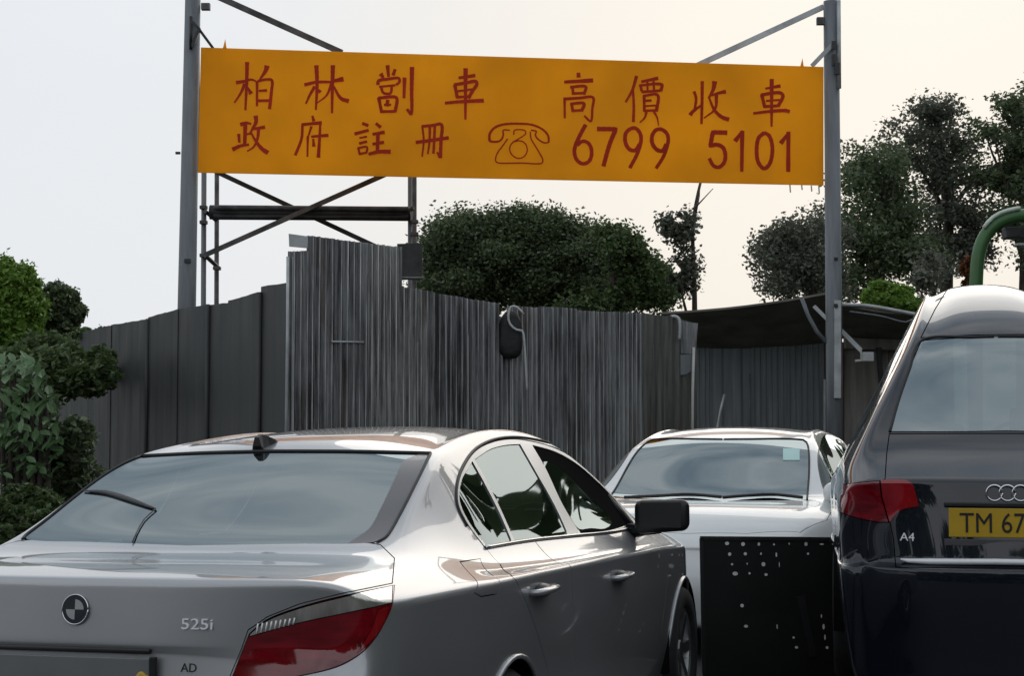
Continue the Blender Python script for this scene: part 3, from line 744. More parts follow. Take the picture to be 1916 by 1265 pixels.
# bumper, roof, bonnet, windscreen
bmw.split(lambda c: c.y < .75 and c.z < .78, 'rear_bumper')
bmw.split(lambda c: c.y > 3.0 and c.z > 1.02 and c.x < .60 + (1.40 - c.z) * .22 and c.y < 4.03 - .45 * c.x * c.x and c.z < 1.40, 'windscreen')
parts = {}
P_ = M['silver']
bmw.part('body', P_, centre=True, objname='body')
bmw.part('rear_glass', M['glass'], centre=True, objname='rear_window', depth=.006)
bmw.part('boot_lid', P_, centre=True)
bmw.part('windscreen', M['glass'], centre=True, depth=.005)
bmw.part('rear_bumper', P_, centre=True)
bmw.part('window_frame', M['satin'], depth=.01)
bmw.part('front_side_window', M['cabindark'], objname='cabin_dark_band', depth=.004, off=-.004)  # blacked ring of the front window: dark cabin without sky reflection, painted on
ge = bmw.part('glass_edge', M['band'], depth=.004); ge[1].data = ge[1].data.copy(); ge[1].data.materials[0] = M['glass']; ge[1].name = 'rear_window'
for nme in ('quarter_window', 'rear_side_window', 'front_pane'): bmw.part(nme, M['sglass'], objname='side_window', depth=.004, off=-.004)
rd = bmw.part('rear_door', P_); fd = bmw.part('front_door', P_)
bmw.part('fuel_flap', P_)
tl = bmw.part('tail_light', M['redlens'], off=.003)
for n_, o in enumerate(bmw.part('clear_strip', M['clear'], off=.004)): o.parent = tl[n_]
for n_, o in enumerate(bmw.part('lamp_reflector', M['redlens2'], off=.004)): o.parent = tl[n_]
for k in range(9):
    x = 484 + 8.5 * k; a_ = bmw.hit(x, 1178 - 1.55 * k - 11 + k * .2, .006)[0]; b_ = bmw.hit(x - 3, 1186 - 2.2 * k, .006)[0]
    for sg in (1, -1): MB().tube([(a_.x * sg, a_.y, a_.z), (b_.x * sg, b_.y, b_.z)], .0022, 6).build('lamp_rib', M['chromew'], tl[0 if sg == 1 else 1], True, False)
bmw.shell(('front_pane', 'glass_edge', 'rear_glass', 'windscreen', 'quarter_window', 'rear_side_window', 'front_side_window', 'arch'))
# seals and trim
bmw.seal('window_seal', z2([(655, 540), (612, 450), (608, 370), (630, 285), (688, 198), (760, 156), (850, 140), (950, 148), (1055, 178), (1155, 235), (1255, 320), (1345, 415), (1425, 515)]), .006, M['rubber'], off=.001)
bmw.seal('sill_trim', z2([(738, 636), (930, 604), (1120, 584), (1300, 567), (1410, 545)]), .007, M['chrome'], off=.003)
pts = bmw.line3([(wt[0], wt[1] - 3), (500, 845), (650, 845.5), (770, 848), (806, 849)], .001)
MB().tube([(-p.x, p.y, p.z) for p in pts[::-1]] + pts, .007, 8).build('roof_seal', M['rubber'], bmw.root, True, False)
bmw.seal('window_seal', [(706, 1016), (724, 1004), (750, 960), (778, 905), (806, 849)], .005, M['rubber'], off=.001)
# arch lips and wells
for yc in (YR, YF):
    for sg in (1, -1):
        pts = []
        for k in range(25):
            a = -.25 + (math.pi + .5) * k / 24; y, z = yc + .362 * math.cos(a), .33 + .362 * math.sin(a)
            l, n_, i_, d_ = bmw.bvh_full.ray_cast(Vector((2, y, z)), Vector((-1, 0, 0)))
            if l: pts.append((l.x * sg + .002 * sg, y, z))
        MB().tube(pts, .010, 8).build('arch_lip', P_, bmw.root, True, False)
        V = []; n = 25
        for k in range(n):
            a = -.2 + (math.pi + .4) * k / (n - 1); y, z = yc + .375 * math.cos(a), .33 + .375 * math.sin(a)
            V += [(sg * .90, y, z), (sg * .55, y, z)]
        mk('wheel_well', V, [(2 * k, 2 * k + 2, 2 * k + 3, 2 * k + 1) for k in range(n - 1)], M['shell'], bmw.root, False, False)
        wheel(bmw.root, (sg * .80, yc, .325), .325, .225, sg)
# door handles
for (px, py, dr) in ((1010, 1104, rd), (1157, 1078, fd)):
    l, n_ = bmw.hit(px, py, 0, False)
    for sg, par in ((1, dr[0]), (-1, dr[1])):
        c = Vector((l.x * sg, l.y, l.z))
        pts = [c + Vector((sg * a, b, 0)) for a, b in ((-.005, -.12), (.028, -.105), (.036, -.05), (.038, .03), (.034, .09), (-.005, .115))]
        MB().tube(pts, [.014, .017, .019, .019, .018, .014], 10, .7).build('handle', M['silver'], par, True, False)
        MB().tube([c + Vector((sg * .002, -.06, 0)), c + Vector((sg * .006, 0, 0)), c + Vector((sg * .002, .06, 0))], [.02, .042, .02], 14, .6).build('handle_recess', M['bplastic'], par, True, False)
# mirrors
for sg in (1, -1):
    e = MB(); c = Vector((sg * .975, 3.50, 1.055))
    bm = bmesh.new(); bmesh.ops.create_cube(bm, size=1); bmesh.ops.scale(bm, vec=(.27, .13, .18), verts=bm.verts)
    for v in bm.verts:
        if v.co.y > 0: v.co.x *= .78; v.co.z *= .7
        if v.co.x * sg > 0: v.co.z *= .86
        else: v.co.z = v.co.z * .95 - .012
    bmesh.ops.bevel(bm, geom=list(bm.edges), offset=.036, segments=5, affect='EDGES', profile=.5)
    bm.verts.ensure_lookup_table(); e.add([v.co + c for v in bm.verts], [[v.index for v in f.verts] for f in bm.faces]); bm.free()
    e.tube([(sg * .80, 3.52, .975), (sg * .88, 3.515, .985), (sg * .95, 3.51, 1.0)], [.035, .03, .035], 10)
    mo = e.build('wing_mirror', M['bplastic'], bmw.root, True, False)
    MB().box(c + Vector((0, -.0655, 0)), (.19, .004, .115), bev=.0).build('mirror_glass', M['bplastic'], mo, False, False)
    MB().tube([(sg * .79, 3.62, .97), (sg * .74, 3.58, 1.06), (sg * .70, 3.52, 1.14)], [.03, .025, .012], 8).build('mirror_base', M['bplastic'], mo, True, False)
# aerial
l, n_ = bmw.hit(503, 858, 0)
V = []; Lp = []
prof = [(-.075, 0, .028), (-.085, .02, .020), (-.080, .055, .010), (-.045, .062, .008), (0, .045, .012), (.05, .022, .020), (.09, 0, .018)]
for (dy, dz, hw) in prof: V += [Vector((-hw, dy, dz)), Vector((hw, dy, dz))]
base = [Vector((hw * s_ * 1.2, dy, -.01)) for dy, dz, hw in prof for s_ in (-1, 1)]
V2 = V + base; Fq = []
for i in range(len(prof) - 1): Fq += [(2 * i, 2 * i + 2, 2 * i + 3, 2 * i + 1)]
for i in range(len(prof) - 1):
    Fq += [(2 * i, 14 + 2 * i, 14 + 2 * i + 2, 2 * i + 2), (2 * i + 1, 2 * i + 3, 14 + 2 * i + 3, 14 + 2 * i + 1)]
Fq += [(0, 1, 15, 14)]
slope = Matrix.Rotation(.18, 3, 'X'); base_p = Vector((-.075, 1.50, 1.400))
fin = mk('shark_fin_aerial', [base_p + slope @ (v * .88) for v in V2], Fq, M['bplastic'], bmw.root, False, False)
# badge: roundel on the lid, model figures
Mx = frame_on(bmw, 143, 1141, .002)
bd = MB().tube([Mx @ Vector((0, 0, -.002)), Mx @ Vector((0, 0, .005))], .041, 40).build('roundel_badge', M['blue'], bmw.root, False, False)
MB().tube([Mx @ (Vector((math.cos(a), math.sin(a), .12)) * .041) for a in [2 * math.pi * k / 40 for k in range(41)]], .002, 6).build('badge_ring', M['chrome'], bd, True, False)
for k in range(4):
    mm = M['satin'] if k % 2 == 0 else M['blue']
    V = [Mx @ Vector((0, 0, .0062))] + [Mx @ Vector((.028 * math.cos(a), .028 * math.sin(a), .0062)) for a in [k * math.pi / 2 + .0 + math.pi / 2 * q / 8 for q in range(9)]]
    mk('badge_quarter', V, [(0, i, i + 1) for i in range(1, 9)], mm, bd, False, False)
Mx = frame_on(bmw, 338, 1178, .002)
text_mesh('model_figures', '525i', .042, M['chromew'], bmw.root, Mx, .002, 1.35)
# boot lid handle strip and plate recess with a yellow plate edge
for (px, py, wd, hh, mt, nm) in ((170, 1208, .50, .014, M['chrome'], 'boot_trim'),):
    l, n_ = bmw.hit(px, py, .0, True)
    MB().box((0, l.y - .003, l.z - .012), (wd, .016, hh), bev=.004).build(nm, M['bplastic'], bmw.root, True, False)
l, n_ = bmw.hit(160, 1240, 0, True); py_ = l.y - .012
pl = MB().box((0, py_, .775), (.50, .008, .12), bev=.003).build('number_plate', M['plategrey'], bmw.root, False, False)
v_, f_ = blob((.232, py_ - .006, .762), (.032, .003, .034), 9); mk('yellow_corner', v_, f_, M['plate'], pl, True, False)
for sg in (1, -1): MB().box((sg * .262, py_ - .002, .775), (.02, .012, .13), bev=.003).build('plate_end', M['bplastic'], pl, False, False)
text_mesh('small_letters', 'AD', .034, M['black'], bmw.root, frame_on(bmw, 338, 1258, .001), .001, 1.0)
# dark grey arc with a thin strut, laid on the outside of the rear window
pts = [bmw.hit(x, y, .005, True)[0] for x, y in curve([(158, 921), (200, 924), (240, 936), (292, 955)], 12)]
MB().tube(pts, [.003 + .006 * math.sin(math.pi * k / (len(pts) - 1)) for k in range(len(pts))], 8).build('rear_glass_arc', M['gplastic'], bmw.root, True, False)
pts = [bmw.hit(x, y, .005, True)[0] for x, y in curve([(292, 955), (270, 975), (256, 1000), (248, 1018)], 12)]
MB().tube(pts, .0025, 6).build('glass_arc_strut', M['gplastic'], bmw.root, True, False)
interior(bmw)

# ---- white sedan, facing the camera
WPOS, WYAW = (2.56, 15.0, 0), .30 + math.pi
wh = Car('white_sedan', WPOS, WYAW, SV, SF, scale=(1.10, 1.05, 1.0), side=-1)   # local -x is on the right of the picture
tag(wh.root, 'white sedan facing the camera in the middle with pale sticker on its windscreen', 'car')
def z3(pts): return [((1100 + p[0] * .4259, 760 + p[1] * .4259) if len(p) == 2 else ((1100 + p[0] * .4259, 760 + p[1] * .4259), 'c')) for p in pts]
wh.cut(cutp([((1250, 824), 'c'), (1400, 822), ((1503, 823), 'c'), (1512, 835), (1514, 880), ((1509, 937), 'c'), (1450, 938), (1350, 938), ((1250, 937), 'c')], 5), 'windscreen', pred=lambda c: c.z > .9 and c.y > 2.9)
dlo = z3([(1018, 150), (1032, 122), (1068, 113), (1115, 128), (1160, 162), (1190, 205, 1), (1150, 270), (1060, 378), (1040, 385, 1), (1022, 330), (1008, 240)])
def yz(car, pts, lim=lambda l: True):
    out = []
    for p in pts:
        l, n = car.hit(p[0], p[1], 0, False)
        if l is not None and lim(l) and (not out or (Vector(out[-1]) - Vector((l.y, l.z))).length > .01): out.append((l.y, l.z))
    return out
WLIM = lambda l: l.x < -.4 and l.z > .85
dz = yz(wh, cutp(dlo, 4), WLIM); print('white dlo', [(round(a, 2), round(b, 2)) for a, b in dz])
wh.cut(dz, 'window_frame', pred=lambda c: c.x < -.4 and c.z > .85, proj=sv, g=0)
wh.cut(yz(wh, cutp(z3([(1024, 155), (1038, 129), (1070, 120), (1112, 136), (1152, 167), (1178, 202, 1), (1142, 262), (1055, 368), (1044, 372, 1), (1028, 330), (1015, 240)]), 4), WLIM), 'side_glass', ('window_frame', 'body'), pred=lambda c: c.x < -.4 and c.z > .85, proj=sv, g=0)
XY = lambda l: (l.x, l.y)
wh.cut([(.1, 4.22), (-.45, 4.19), (-.80, 4.06), (-.88, 4.25), (-.86, 4.6), (-.72, 4.84), (-.4, 4.93), (.1, 4.96)], 'bonnet', pred=lambda c: c.z > .7, proj=XY)
wh.cut(circ(YR * 1.05, .33, .365), 'arch', ('body',), lambda c: c.x < -.8, sv)
wh.cut(circ(4.16 * 1.05, .33, .365), 'arch', ('body',), lambda c: c.x < -.8, sv)
wh.cut([(4.42, .50), (4.50, .62), (4.62, .66), (4.9, .62), (5.2, .60), (5.2, .48), (4.9, .46)], 'headlight', ('body',), lambda c: c.x < -.35 and c.y > 4.3, sv)
W_ = M['white']
wh.part('body', W_, centre=True); wh.part('windscreen', M['glass'], centre=True, depth=.005)
wh.part('window_frame', M['bplastic'], depth=.006)
wh.part('side_glass', M['sglass'], objname='side_window', depth=.004)
wh.part('bonnet', W_, centre=True); wh.part('headlight', M['clear'])
wh.shell(('windscreen', 'side_glass', 'arch'))
pts = wh.line3([(1250, 824), (1400, 822), (1503, 823.5), (1512, 835), (1514, 880), (1510, 937)], .001)
wh_s = MB().tube(pts, .007, 8); wh_s.tube([(-p.x, p.y, p.z) for p in pts], .007, 8); wh_s.build('windscreen_seal', M['rubber'], wh.root, True, False)
for a in ([(1168, 936), (1230, 933), (1290, 930), (1350, 935)], [(1352, 936), (1400, 932), (1445, 930), (1502, 936)]):
    pts = wh.line3(a, .018, True)
    MB().tube(pts, .011, 6).build('wiper', M['rubber'], wh.root, True, False)
q = [wh.hit(x, y, -.004)[0] for x, y in ((1465, 840), (1496, 840), (1496, 862), (1465, 862))]
mk('windscreen_sticker', [p - Vector((0, 0, 0)) for p in q] + [p + Vector((0, -.004, -.001)) for p in q], [(0, 1, 2, 3), (7, 6, 5, 4)], M['sticker'], wh.root, False, False)
q = [wh.hit(x, y, .003)[0] for x, y in ((1465, 840), (1496, 840), (1496, 862), (1465, 862))]
mk('windscreen_sticker', q, [(0, 1, 2, 3)], M['sticker'], wh.root, False, False)
for sg in (-1, 1):
    c = Vector((sg * .87, 4.10, 1.03))
    bm = bmesh.new(); bmesh.ops.create_cube(bm, size=1); bmesh.ops.scale(bm, vec=(.17, .14, .14), verts=bm.verts)
    bmesh.ops.bevel(bm, geom=list(bm.edges), offset=.06, segments=5, affect='EDGES', profile=.5); bm.verts.ensure_lookup_table()
    e = MB(); e.add([v.co + c for v in bm.verts], [[v.index for v in f.verts] for f in bm.faces]); bm.free()
    mo = e.build('wing_mirror', W_, wh.root, True, False)
    MB().tube([(sg * .82, 4.14, .90), (sg * .84, 4.12, .95), (sg * .87, 4.10, 1.0)], [.04, .032, .035], 10).build('mirror_arm', M['bplastic'], mo, True, False)
for yc in (YR * 1.05, 4.16 * 1.05):
    for sg in (1, -1):
        V = []; n = 25
        for k in range(n):
            a = -.2 + (math.pi + .4) * k / (n - 1); V += [(sg * .97, yc + .375 * math.cos(a), .33 + .375 * math.sin(a)), (sg * .6, yc + .375 * math.cos(a), .33 + .375 * math.sin(a))]
        mk('wheel_well', V, [(2 * k, 2 * k + 2, 2 * k + 3, 2 * k + 1) for k in range(n - 1)], M['shell'], wh.root, False, False)
        wheel(wh.root, (sg * .88, yc, .325), .325, .225, sg)
interior(wh, sc=1.05)

# ---- dark blue car at the right, seen from behind
ATOP = [
 [(0, .10, 1.035), (.30, .105, 1.035), (.54, .12, 1.03), (.65, .14, 1.02), (.705, .18, 1.00), (.742, .26, .955)],
 [(0, .30, 1.135), (.30, .30, 1.135), (.56, .31, 1.13), (.672, .33, 1.105), (.725, .38, 1.06), (.760, .46, .975)],
 [(0, .46, 1.245), (.30, .46, 1.245), (.57, .47, 1.24), (.650, .50, 1.215), (.735, .62, 1.10), (.775, .70, .99)],
 [(0, .70, 1.48), (.27, .70, 1.475), (.47, .71, 1.465), (.560, .75, 1.42), (.74, .90, 1.14), (.785, .95, 1.0)],
 [(0, .95, 1.715), (.22, .95, 1.71), (.37, .96, 1.695), (.462, 1.00, 1.635), (.74, 1.2, 1.15), (.795, 1.25, 1.0)],
 [(0, 1.35, 1.92), (.19, 1.35, 1.91), (.32, 1.36, 1.875), (.415, 1.40, 1.79), (.74, 1.6, 1.155), (.82, 1.65, 1.0)],
 [(0, 1.95, 2.065), (.17, 1.95, 2.05), (.28, 1.96, 2.00), (.355, 2.0, 1.92), (.74, 2.1, 1.155), (.82, 2.1, 1.0)],
 [(0, 2.6, 2.06), (.17, 2.6, 2.045), (.27, 2.6, 1.99), (.345, 2.6, 1.91), (.735, 2.65, 1.15), (.82, 2.65, 1.0)],
 [(0, 3.1, 1.95), (.19, 3.1, 1.94), (.31, 3.08, 1.89), (.39, 3.1, 1.80), (.73, 3.2, 1.14), (.82, 3.2, .99)],
 [(0, 3.6, 1.60), (.23, 3.58, 1.59), (.43, 3.52, 1.54), (.52, 3.5, 1.46), (.73, 3.6, 1.12), (.81, 3.6, .98)],
 [(0, 4.05, 1.18), (.30, 4.02, 1.18), (.60, 3.92, 1.18), (.66, 3.88, 1.16), (.73, 3.92, 1.08), (.80, 3.95, .96)],
 [(0, 4.4, 1.08), (.30, 4.4, 1.075), (.56, 4.36, 1.06), (.65, 4.34, 1.04), (.73, 4.32, 1.0), (.79, 4.3, .92)],
 [(0, 4.7, .96), (.30, 4.69, .955), (.54, 4.65, .94), (.62, 4.60, .92), (.68, 4.56, .90), (.75, 4.52, .84)],
 [(0, 4.86, .80), (.30, 4.85, .80), (.50, 4.80, .80), (.57, 4.75, .79), (.63, 4.70, .78), (.70, 4.64, .74)]]
aside = []
for j, row in enumerate(ATOP):
    x5, y5, z5 = row[5]; e0 = j == 0; e1 = j == len(ATOP) - 1; col = []
    for n, (z, dx) in enumerate([(.10, -.08), (.22, -.03), (.52, .004), (.655, .012), (.68, .002), (.88, .012)]):
        zz = .10 + (z - .10) * (z5 - .10) / (.97 - .10)
        yy = y5 + ((-.05, -.09, -.10, -.09, -.03, -.04)[n] if e0 else (.03, .10, .12, .12, .08, .04)[n] if e1 else 0)
        col.append((x5 + dx, yy, zz))
    col.append((x5, y5, z5)); aside.append(col)
xa = [0, .30, .50, .60, .665]
def rows2(sc_, ys0, zs0, xs_):
    rows = []
    for k in range(len(sc_) - 1):
        sx, sy, sz = sc_[k]; row = []
        for i in range(5):
            a = (xs_[i] / sx) ** 3; row.append((min(xs_[i], sx * .95), ys0[k] * (1 - a) + sy * a, zs0[k] * (1 - a) + sz * a))
        rows.append(row)
    return rows
arear = rows2(aside[0], [.05, -.02, -.035, -.03, .045, .075], [.10, .22, .52, .645, .67, .90], xa)
afront = rows2(aside[-1], [4.85, 4.90, 4.92, 4.92, 4.90, 4.88], [.1, .22, .45, .55, .62, .75], [0, .28, .44, .52, .58])
AV_, AF_, AC_ = lattice(ATOP, aside, arear, afront, (.85, .45, [(4, .6), (3, .6)]))
AV, AF = subdivide(AV_, AF_, AC_)
APOS, AYAW = (2.19, 7.0, .2), .22
au = Car('dark_blue_estate', APOS, AYAW, AV, AF, side=-1)
tag(au.root, 'dark blue tall-roofed car at the right edge with a yellow number plate', 'car')
au.cut(cutp([((1990, 629), 'c'), (1916, 629), (1820, 631), ((1724, 637), 'c'), (1702, 690), (1681, 750), ((1665, 808), 'c'), (1800, 808), (1916, 806), ((1990, 806), 'c')]), 'rear_glass', pred=lambda c: c.z > 1.1)
au.cut(cutp([((1578, 907), 'c'), (1640, 901), (1690, 900), (1706, 906), (1713, 925), ((1718, 947), 'c'), (1690, 952), (1676, 962), ((1664, 978), 'c'), (1640, 977), (1605, 970), ((1575, 960), 'c'), (1573, 930)], 4), 'tail_light', pred=lambda c: c.y < .9 and c.z > .7)
au.cut([(1646, 895), (1650, 930), (1660, 965), (1666, 985), (1730, 990), (1730, 890)], 'lamp_inner', ('tail_light',), lambda c: c.y < .9, g=.003)
au.cut([(1664, 812), (1659, 850), (1656, 897), (1648, 901), (1655, 930), (1664, 972), (1672, 1010), (1676, 1062), (2050, 1066), (2050, 811)], 'boot_lid', pred=lambda c: c.y < .8 and c.z > .6)
au.cut([(1788, 516), (1750, 578), (1723, 632), (1820, 627), (1990, 625), (1990, 500)], 'roof', pred=lambda c: c.z > 1.6 and c.y < 2.2)
au.cut([(1.35, 1.24), (1.20, 1.45), (1.55, 1.66), (2.1, 1.80), (2.7, 1.80), (3.2, 1.62), (3.65, 1.24)], 'side_glass', ('body',), lambda c: c.x < -.4, sv)
au.cut(circ(1.1, .35, .36), 'arch', ('body',), lambda c: c.x < -.6, sv); au.cut(circ(4.0, .35, .36), 'arch', ('body',), lambda c: c.x < -.6, sv)
au.split(lambda c: 3.15 < c.y < 4.0 and abs(c.x) < .55 and 1.22 < c.z < 1.92, 'windscreen')
au.split(lambda c: c.y < .6 and c.z < .655, 'rear_bumper')
A_ = M['navy']
au.part('body', A_, centre=True); au.part('rear_glass', M['glass'], centre=True, objname='rear_window', depth=.006)
au.part('boot_lid', A_, centre=True); au.part('roof', A_, centre=True); au.part('rear_bumper', A_, centre=True)
au.part('side_glass', M['sglass'], objname='side_window', depth=.004); au.part('windscreen', M['glass'], centre=True, depth=.005)
tl = au.part('tail_light', M['redlens'], off=.004, label='dark red outer tail light half')
for n_, o in enumerate(au.part('lamp_inner', M['redlens2'], off=.004)): o.parent = tl[n_]; o.name = 'reflector'
au.shell(('rear_glass', 'windscreen', 'side_glass', 'arch'))
for a in ([(1916, 629), (1820, 631), (1724, 637), (1702, 690), (1681, 750), (1665, 808)],):
    pts = au.line3(a, .001, step=8); mb = MB().tube(pts, .007, 8); mb.tube([(-p.x, p.y, p.z) for p in pts], .007, 8); mb.build('window_seal', M['rubber'], au.root, True, False)
for yc in (1.1, 4.0):
    for sg in (1, -1):
        V = []; n = 25
        for k in range(n):
            a = -.2 + (math.pi + .4) * k / (n - 1); V += [(sg * .80, yc + .37 * math.cos(a), .35 + .37 * math.sin(a)), (sg * .5, yc + .37 * math.cos(a), .35 + .37 * math.sin(a))]
        mk('wheel_well', V, [(2 * k, 2 * k + 2, 2 * k + 3, 2 * k + 1) for k in range(n - 1)], M['shell'], au.root, False, False)
        wheel(au.root, (sg * .70, yc, .33), .33, .21, sg)
interior(au, hz=1.30, w_=.30, top=1.12)
# plate, rings, model name, chrome strip, registration lamp ledge
l, n_ = au.hit(1893, 979, 0)
plo = MB().box((0, l.y - .012, l.z), (.56, .008, .128), bev=.003).build('number_plate', M['plate'], au.root, False, False)
Mx = Matrix.Translation((-.235, l.y - .0175, l.z - .043)) @ Matrix.Rotation(math.pi / 2, 4, 'X')
text_mesh('plate_characters', 'TM 67', .125, M['black'], plo, Mx, .001, .84)
MB().box((0, l.y + .0, l.z - .088), (.60, .02, .03), bev=.004).build('plate_ledge', M['gplastic'], au.root, False, False)
MB().box((0, l.y - .004, l.z + .078), (.60, .03, .018), bev=.004).build('plate_lamp_strip', M['bplastic'], au.root, False, False)
l, n_ = au.hit(1890, 923, 0)
rb = None
for k in range(4):
    c = Vector(((k - 1.5) * .055, l.y - .010, l.z))
    ro = MB().tube([c + Vector((.034 * math.cos(a), -.0006 * k, .034 * math.sin(a))) for a in [2 * math.pi * q / 32 for q in range(33)]], .0045, 8).build('badge_ring', M['chrome'], au.root, True, False)
Mx = frame_on(au, 1684, 1012, .001)
text_mesh('model_name', 'A4', .052, M['chromew'], au.root, Mx, .002, 1.1)
for sg_ in (1,):
    pts = [au.hit(x, y, .004, True)[0] for x, y in ((1686, 1047), (1700, 1050), (1740, 1051.5), (1800, 1052), (1860, 1052))]
    pts = pts + [Vector((-p.x, p.y, p.z)) for p in pts[::-1]]
    MB().tube(pts, [.005, .012] + [.017] * (len(pts) - 4) + [.012, .005], 12, .8).build('chrome_strip', M['chromew'], au.root, True, False)

# ------------------------------------------------------------------ black panel between the cars
PD = 9.15
pn = empty('perforated_panel', (at(1450, 1100, PD).x, PD, 0)); tag(pn, 'black perforated plastic panel standing between the white sedan and the dark blue car', 'panel')
c = [at(1310, 1004, PD), at(1594, 1006, PD)]
a = at(1316, 1270, PD); slope_x = (a.x - c[0].x) / (a.z - c[0].z)
V = []
for y in (PD, PD + .02):
    for p in c: V += [Vector((p.x, y, p.z)), Vector((p.x + slope_x * (0.02 - p.z) * .9, y, .02))]
mk('board', V, [(0, 1, 3, 2), (4, 6, 7, 5), (0, 2, 6, 4), (1, 5, 7, 3), (0, 4, 5, 1), (2, 3, 7, 6)], M['mesh'], pn)
for a_, b_ in (((1311, 1007), (1592, 1009)), ((1312, 1008), (1317, 1262)), ((1591, 1010), (1600, 1262))):
    MB().bar(at(*a_, PD - .008), at(*b_, PD - .008), .02, .014).build('frame_strip', M['bplastic'], pn)
zs6 = lambda X, Y: (1280 + X * .2411, 960 + Y * .2411)
dots = [(333, 238, 26, 22), (457, 243, 24, 24), (580, 243, 16, 22), (698, 246, 12, 12), (815, 240, 7, 14), (946, 243, 20, 24), (1068, 244, 26, 9), (354, 322, 20, 22), (475, 319, 20, 20), (597, 318, 10, 16), (716, 325, 9, 28), (962, 318, 14, 14),
        (372, 400, 14, 14), (490, 396, 7, 14), (616, 400, 24, 26), (739, 402, 4, 32), (397, 473, 34, 24), (508, 471, 14, 14), (636, 480, 20, 16), (1135, 206, 30, 20), (480, 882, 26, 18), (1066, 803, 8, 24), (1184, 808, 20, 14), (1083, 885, 14, 34), (1200, 890, 18, 24),
        (1093, 968, 10, 34), (1212, 970, 14, 38), (1110, 1048, 18, 18), (1230, 1050, 28, 8), (872, 1046, 20, 16), (850, 970, 14, 14), (722, 886, 7, 30), (450, 722, 22, 22)]
for X, Y, wx, wy in dots:
    x, y = zs6(X, Y); p = at(x, y, PD - .003); s_ = .2411 * PD / F
    n = 10; V = [Vector((p.x + wx * 1.25 * s_ / 2 * math.cos(2 * math.pi * k / n), PD - .004, p.z + wy * 1.25 * s_ / 2 * math.sin(2 * math.pi * k / n))) for k in range(n)]
    V += [v + Vector((0, .003, 0)) for v in V]
    mk('pale_hole', V, [tuple(range(n))] + [(k, (k + 1) % n, n + (k + 1) % n, n + k) for k in range(n)], M['print_'], pn)
for X0, Y0, X1, Y1, wd in ((905, 650, 1000, 1120, .045), (1230, 560, 1330, 1180, .05), (1180, 180, 1275, 290, .02)):
    a, b = zs6(X0, Y0), zs6(X1, Y1)
    MB().bar(at(*a, PD - .012), at(*b, PD - .012), wd, .012).build('batten', M['bplastic'], pn)

# ------------------------------------------------------------------ fences of metal sheets
def corr_sheet(parent, p0, p1, z0, zt0, zt1, mtl, pitch=.076, amp=.012, name='sheet', trap=True, lean=0):
    p0, p1 = Vector(p0), Vector(p1); d = (p1 - p0); L = d.length; d.normalize(); n = Vector((d.y, -d.x, 0))
    if n.y > 0: n = -n
    xs_ = []; k = 0
    prof = ([(0, 0), (.12, 0), (.16, .35), (.30, .35), (.34, 0), (.56, 0), (.70, 1), (.86, 1)] if mtl in SHEETS else [(0, 0), (.22, 0), (.36, 1), (.64, 1), (.78, 0)]) if trap else [(q / 6, .5 - .5 * math.cos(2 * math.pi * q / 6)) for q in range(6)]
    while k * pitch < L:
        for a, b in prof:
            if (k + a) * pitch < L: xs_.append(((k + a) * pitch, b))
        k += 1
    xs_.append((L, 0)); V = []
    for q, b in xs_:
        zt = zt0 + (zt1 - zt0) * q / L + rnd.uniform(-.004, .004)
        base = p0 + d * q + n * (b * amp)
        V += [Vector((base.x, base.y, z0)), Vector((base.x + lean * .5, base.y, (z0 + zt) / 2)), Vector((base.x + lean, base.y, zt))]
    m = len(xs_); Fs = []
    for i in range(m - 1):
        for r in range(2): Fs.append((3 * i + r, 3 * i + 3 + r, 3 * i + 4 + r, 3 * i + 1 + r))
    o = mk(name, V, Fs, mtl, parent)
    if mtl in SHEETS:                                       # ridge tops take the paler sheet colour
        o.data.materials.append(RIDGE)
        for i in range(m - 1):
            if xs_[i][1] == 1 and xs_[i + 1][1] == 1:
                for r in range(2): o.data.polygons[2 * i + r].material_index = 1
    return o
def line_at(px, A, B):                      # where the sight line of photo column px crosses the ground line A-B
    d = ray(px, 800); A, B = Vector(A), Vector(B); e = B - A
    # t*d.xy = A + s*e
    den = d.x * (-e.y) + e.x * d.y; s_ = (d.x * A.y - d.y * A.x) / den if False else None
    k = d.x / d.y; s_ = (k * A.y - A.x) / (e.x - k * e.y); return A + e * s_
def ztop(py, Y, px=958): return at(px, py, Y).z
C0 = at(540, 800, 16.5); C0.z = 0
RE = at(1306, 800, 21.5); RE.z = 0
LE = at(110, 800, 24.0); LE.z = 0
rf = empty('corrugated_fence', (C0.x, C0.y, 0)); tag(rf, 'tall corrugated zinc fence with pale ridges in the middle behind the silver sedan', 'fence')
def run(parent, A, B, table, mats, pitch, amp, trap, jitter=.008, lap=.0):
    for n, (x0, y0, x1, y1) in enumerate(table):
        a, b = line_at(x0, A, B), line_at(x1, A, B)
        off = Vector((0, -.014 * (n % 2), 0))
        corr_sheet(parent, a + off, b + off, 0.02, ztop(y0, a.y, x0), ztop(y1, b.y, x1), mats[n % len(mats)], pitch, amp, trap=trap, lean=rnd.uniform(-jitter, jitter))
T = []
def rows_between(x0, y0, x1, y1, n):
    out = []
    for k in range(n):
        a, b = k / n, (k + 1) / n; j = rnd.uniform(-1.6, 1.6)
        out.append((x0 + (x1 - x0) * a - (6 if k else 0), y0 + (y1 - y0) * a + j, x0 + (x1 - x0) * b, y0 + (y1 - y0) * b + j))
    return out
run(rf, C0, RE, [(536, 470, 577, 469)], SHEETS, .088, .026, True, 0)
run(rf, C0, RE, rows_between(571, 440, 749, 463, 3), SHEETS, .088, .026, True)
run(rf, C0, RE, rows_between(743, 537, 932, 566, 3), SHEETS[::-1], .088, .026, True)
run(rf, C0, RE, [(929, 592, 950, 594)], SHEETS[1:2], .088, .026, True, 0)
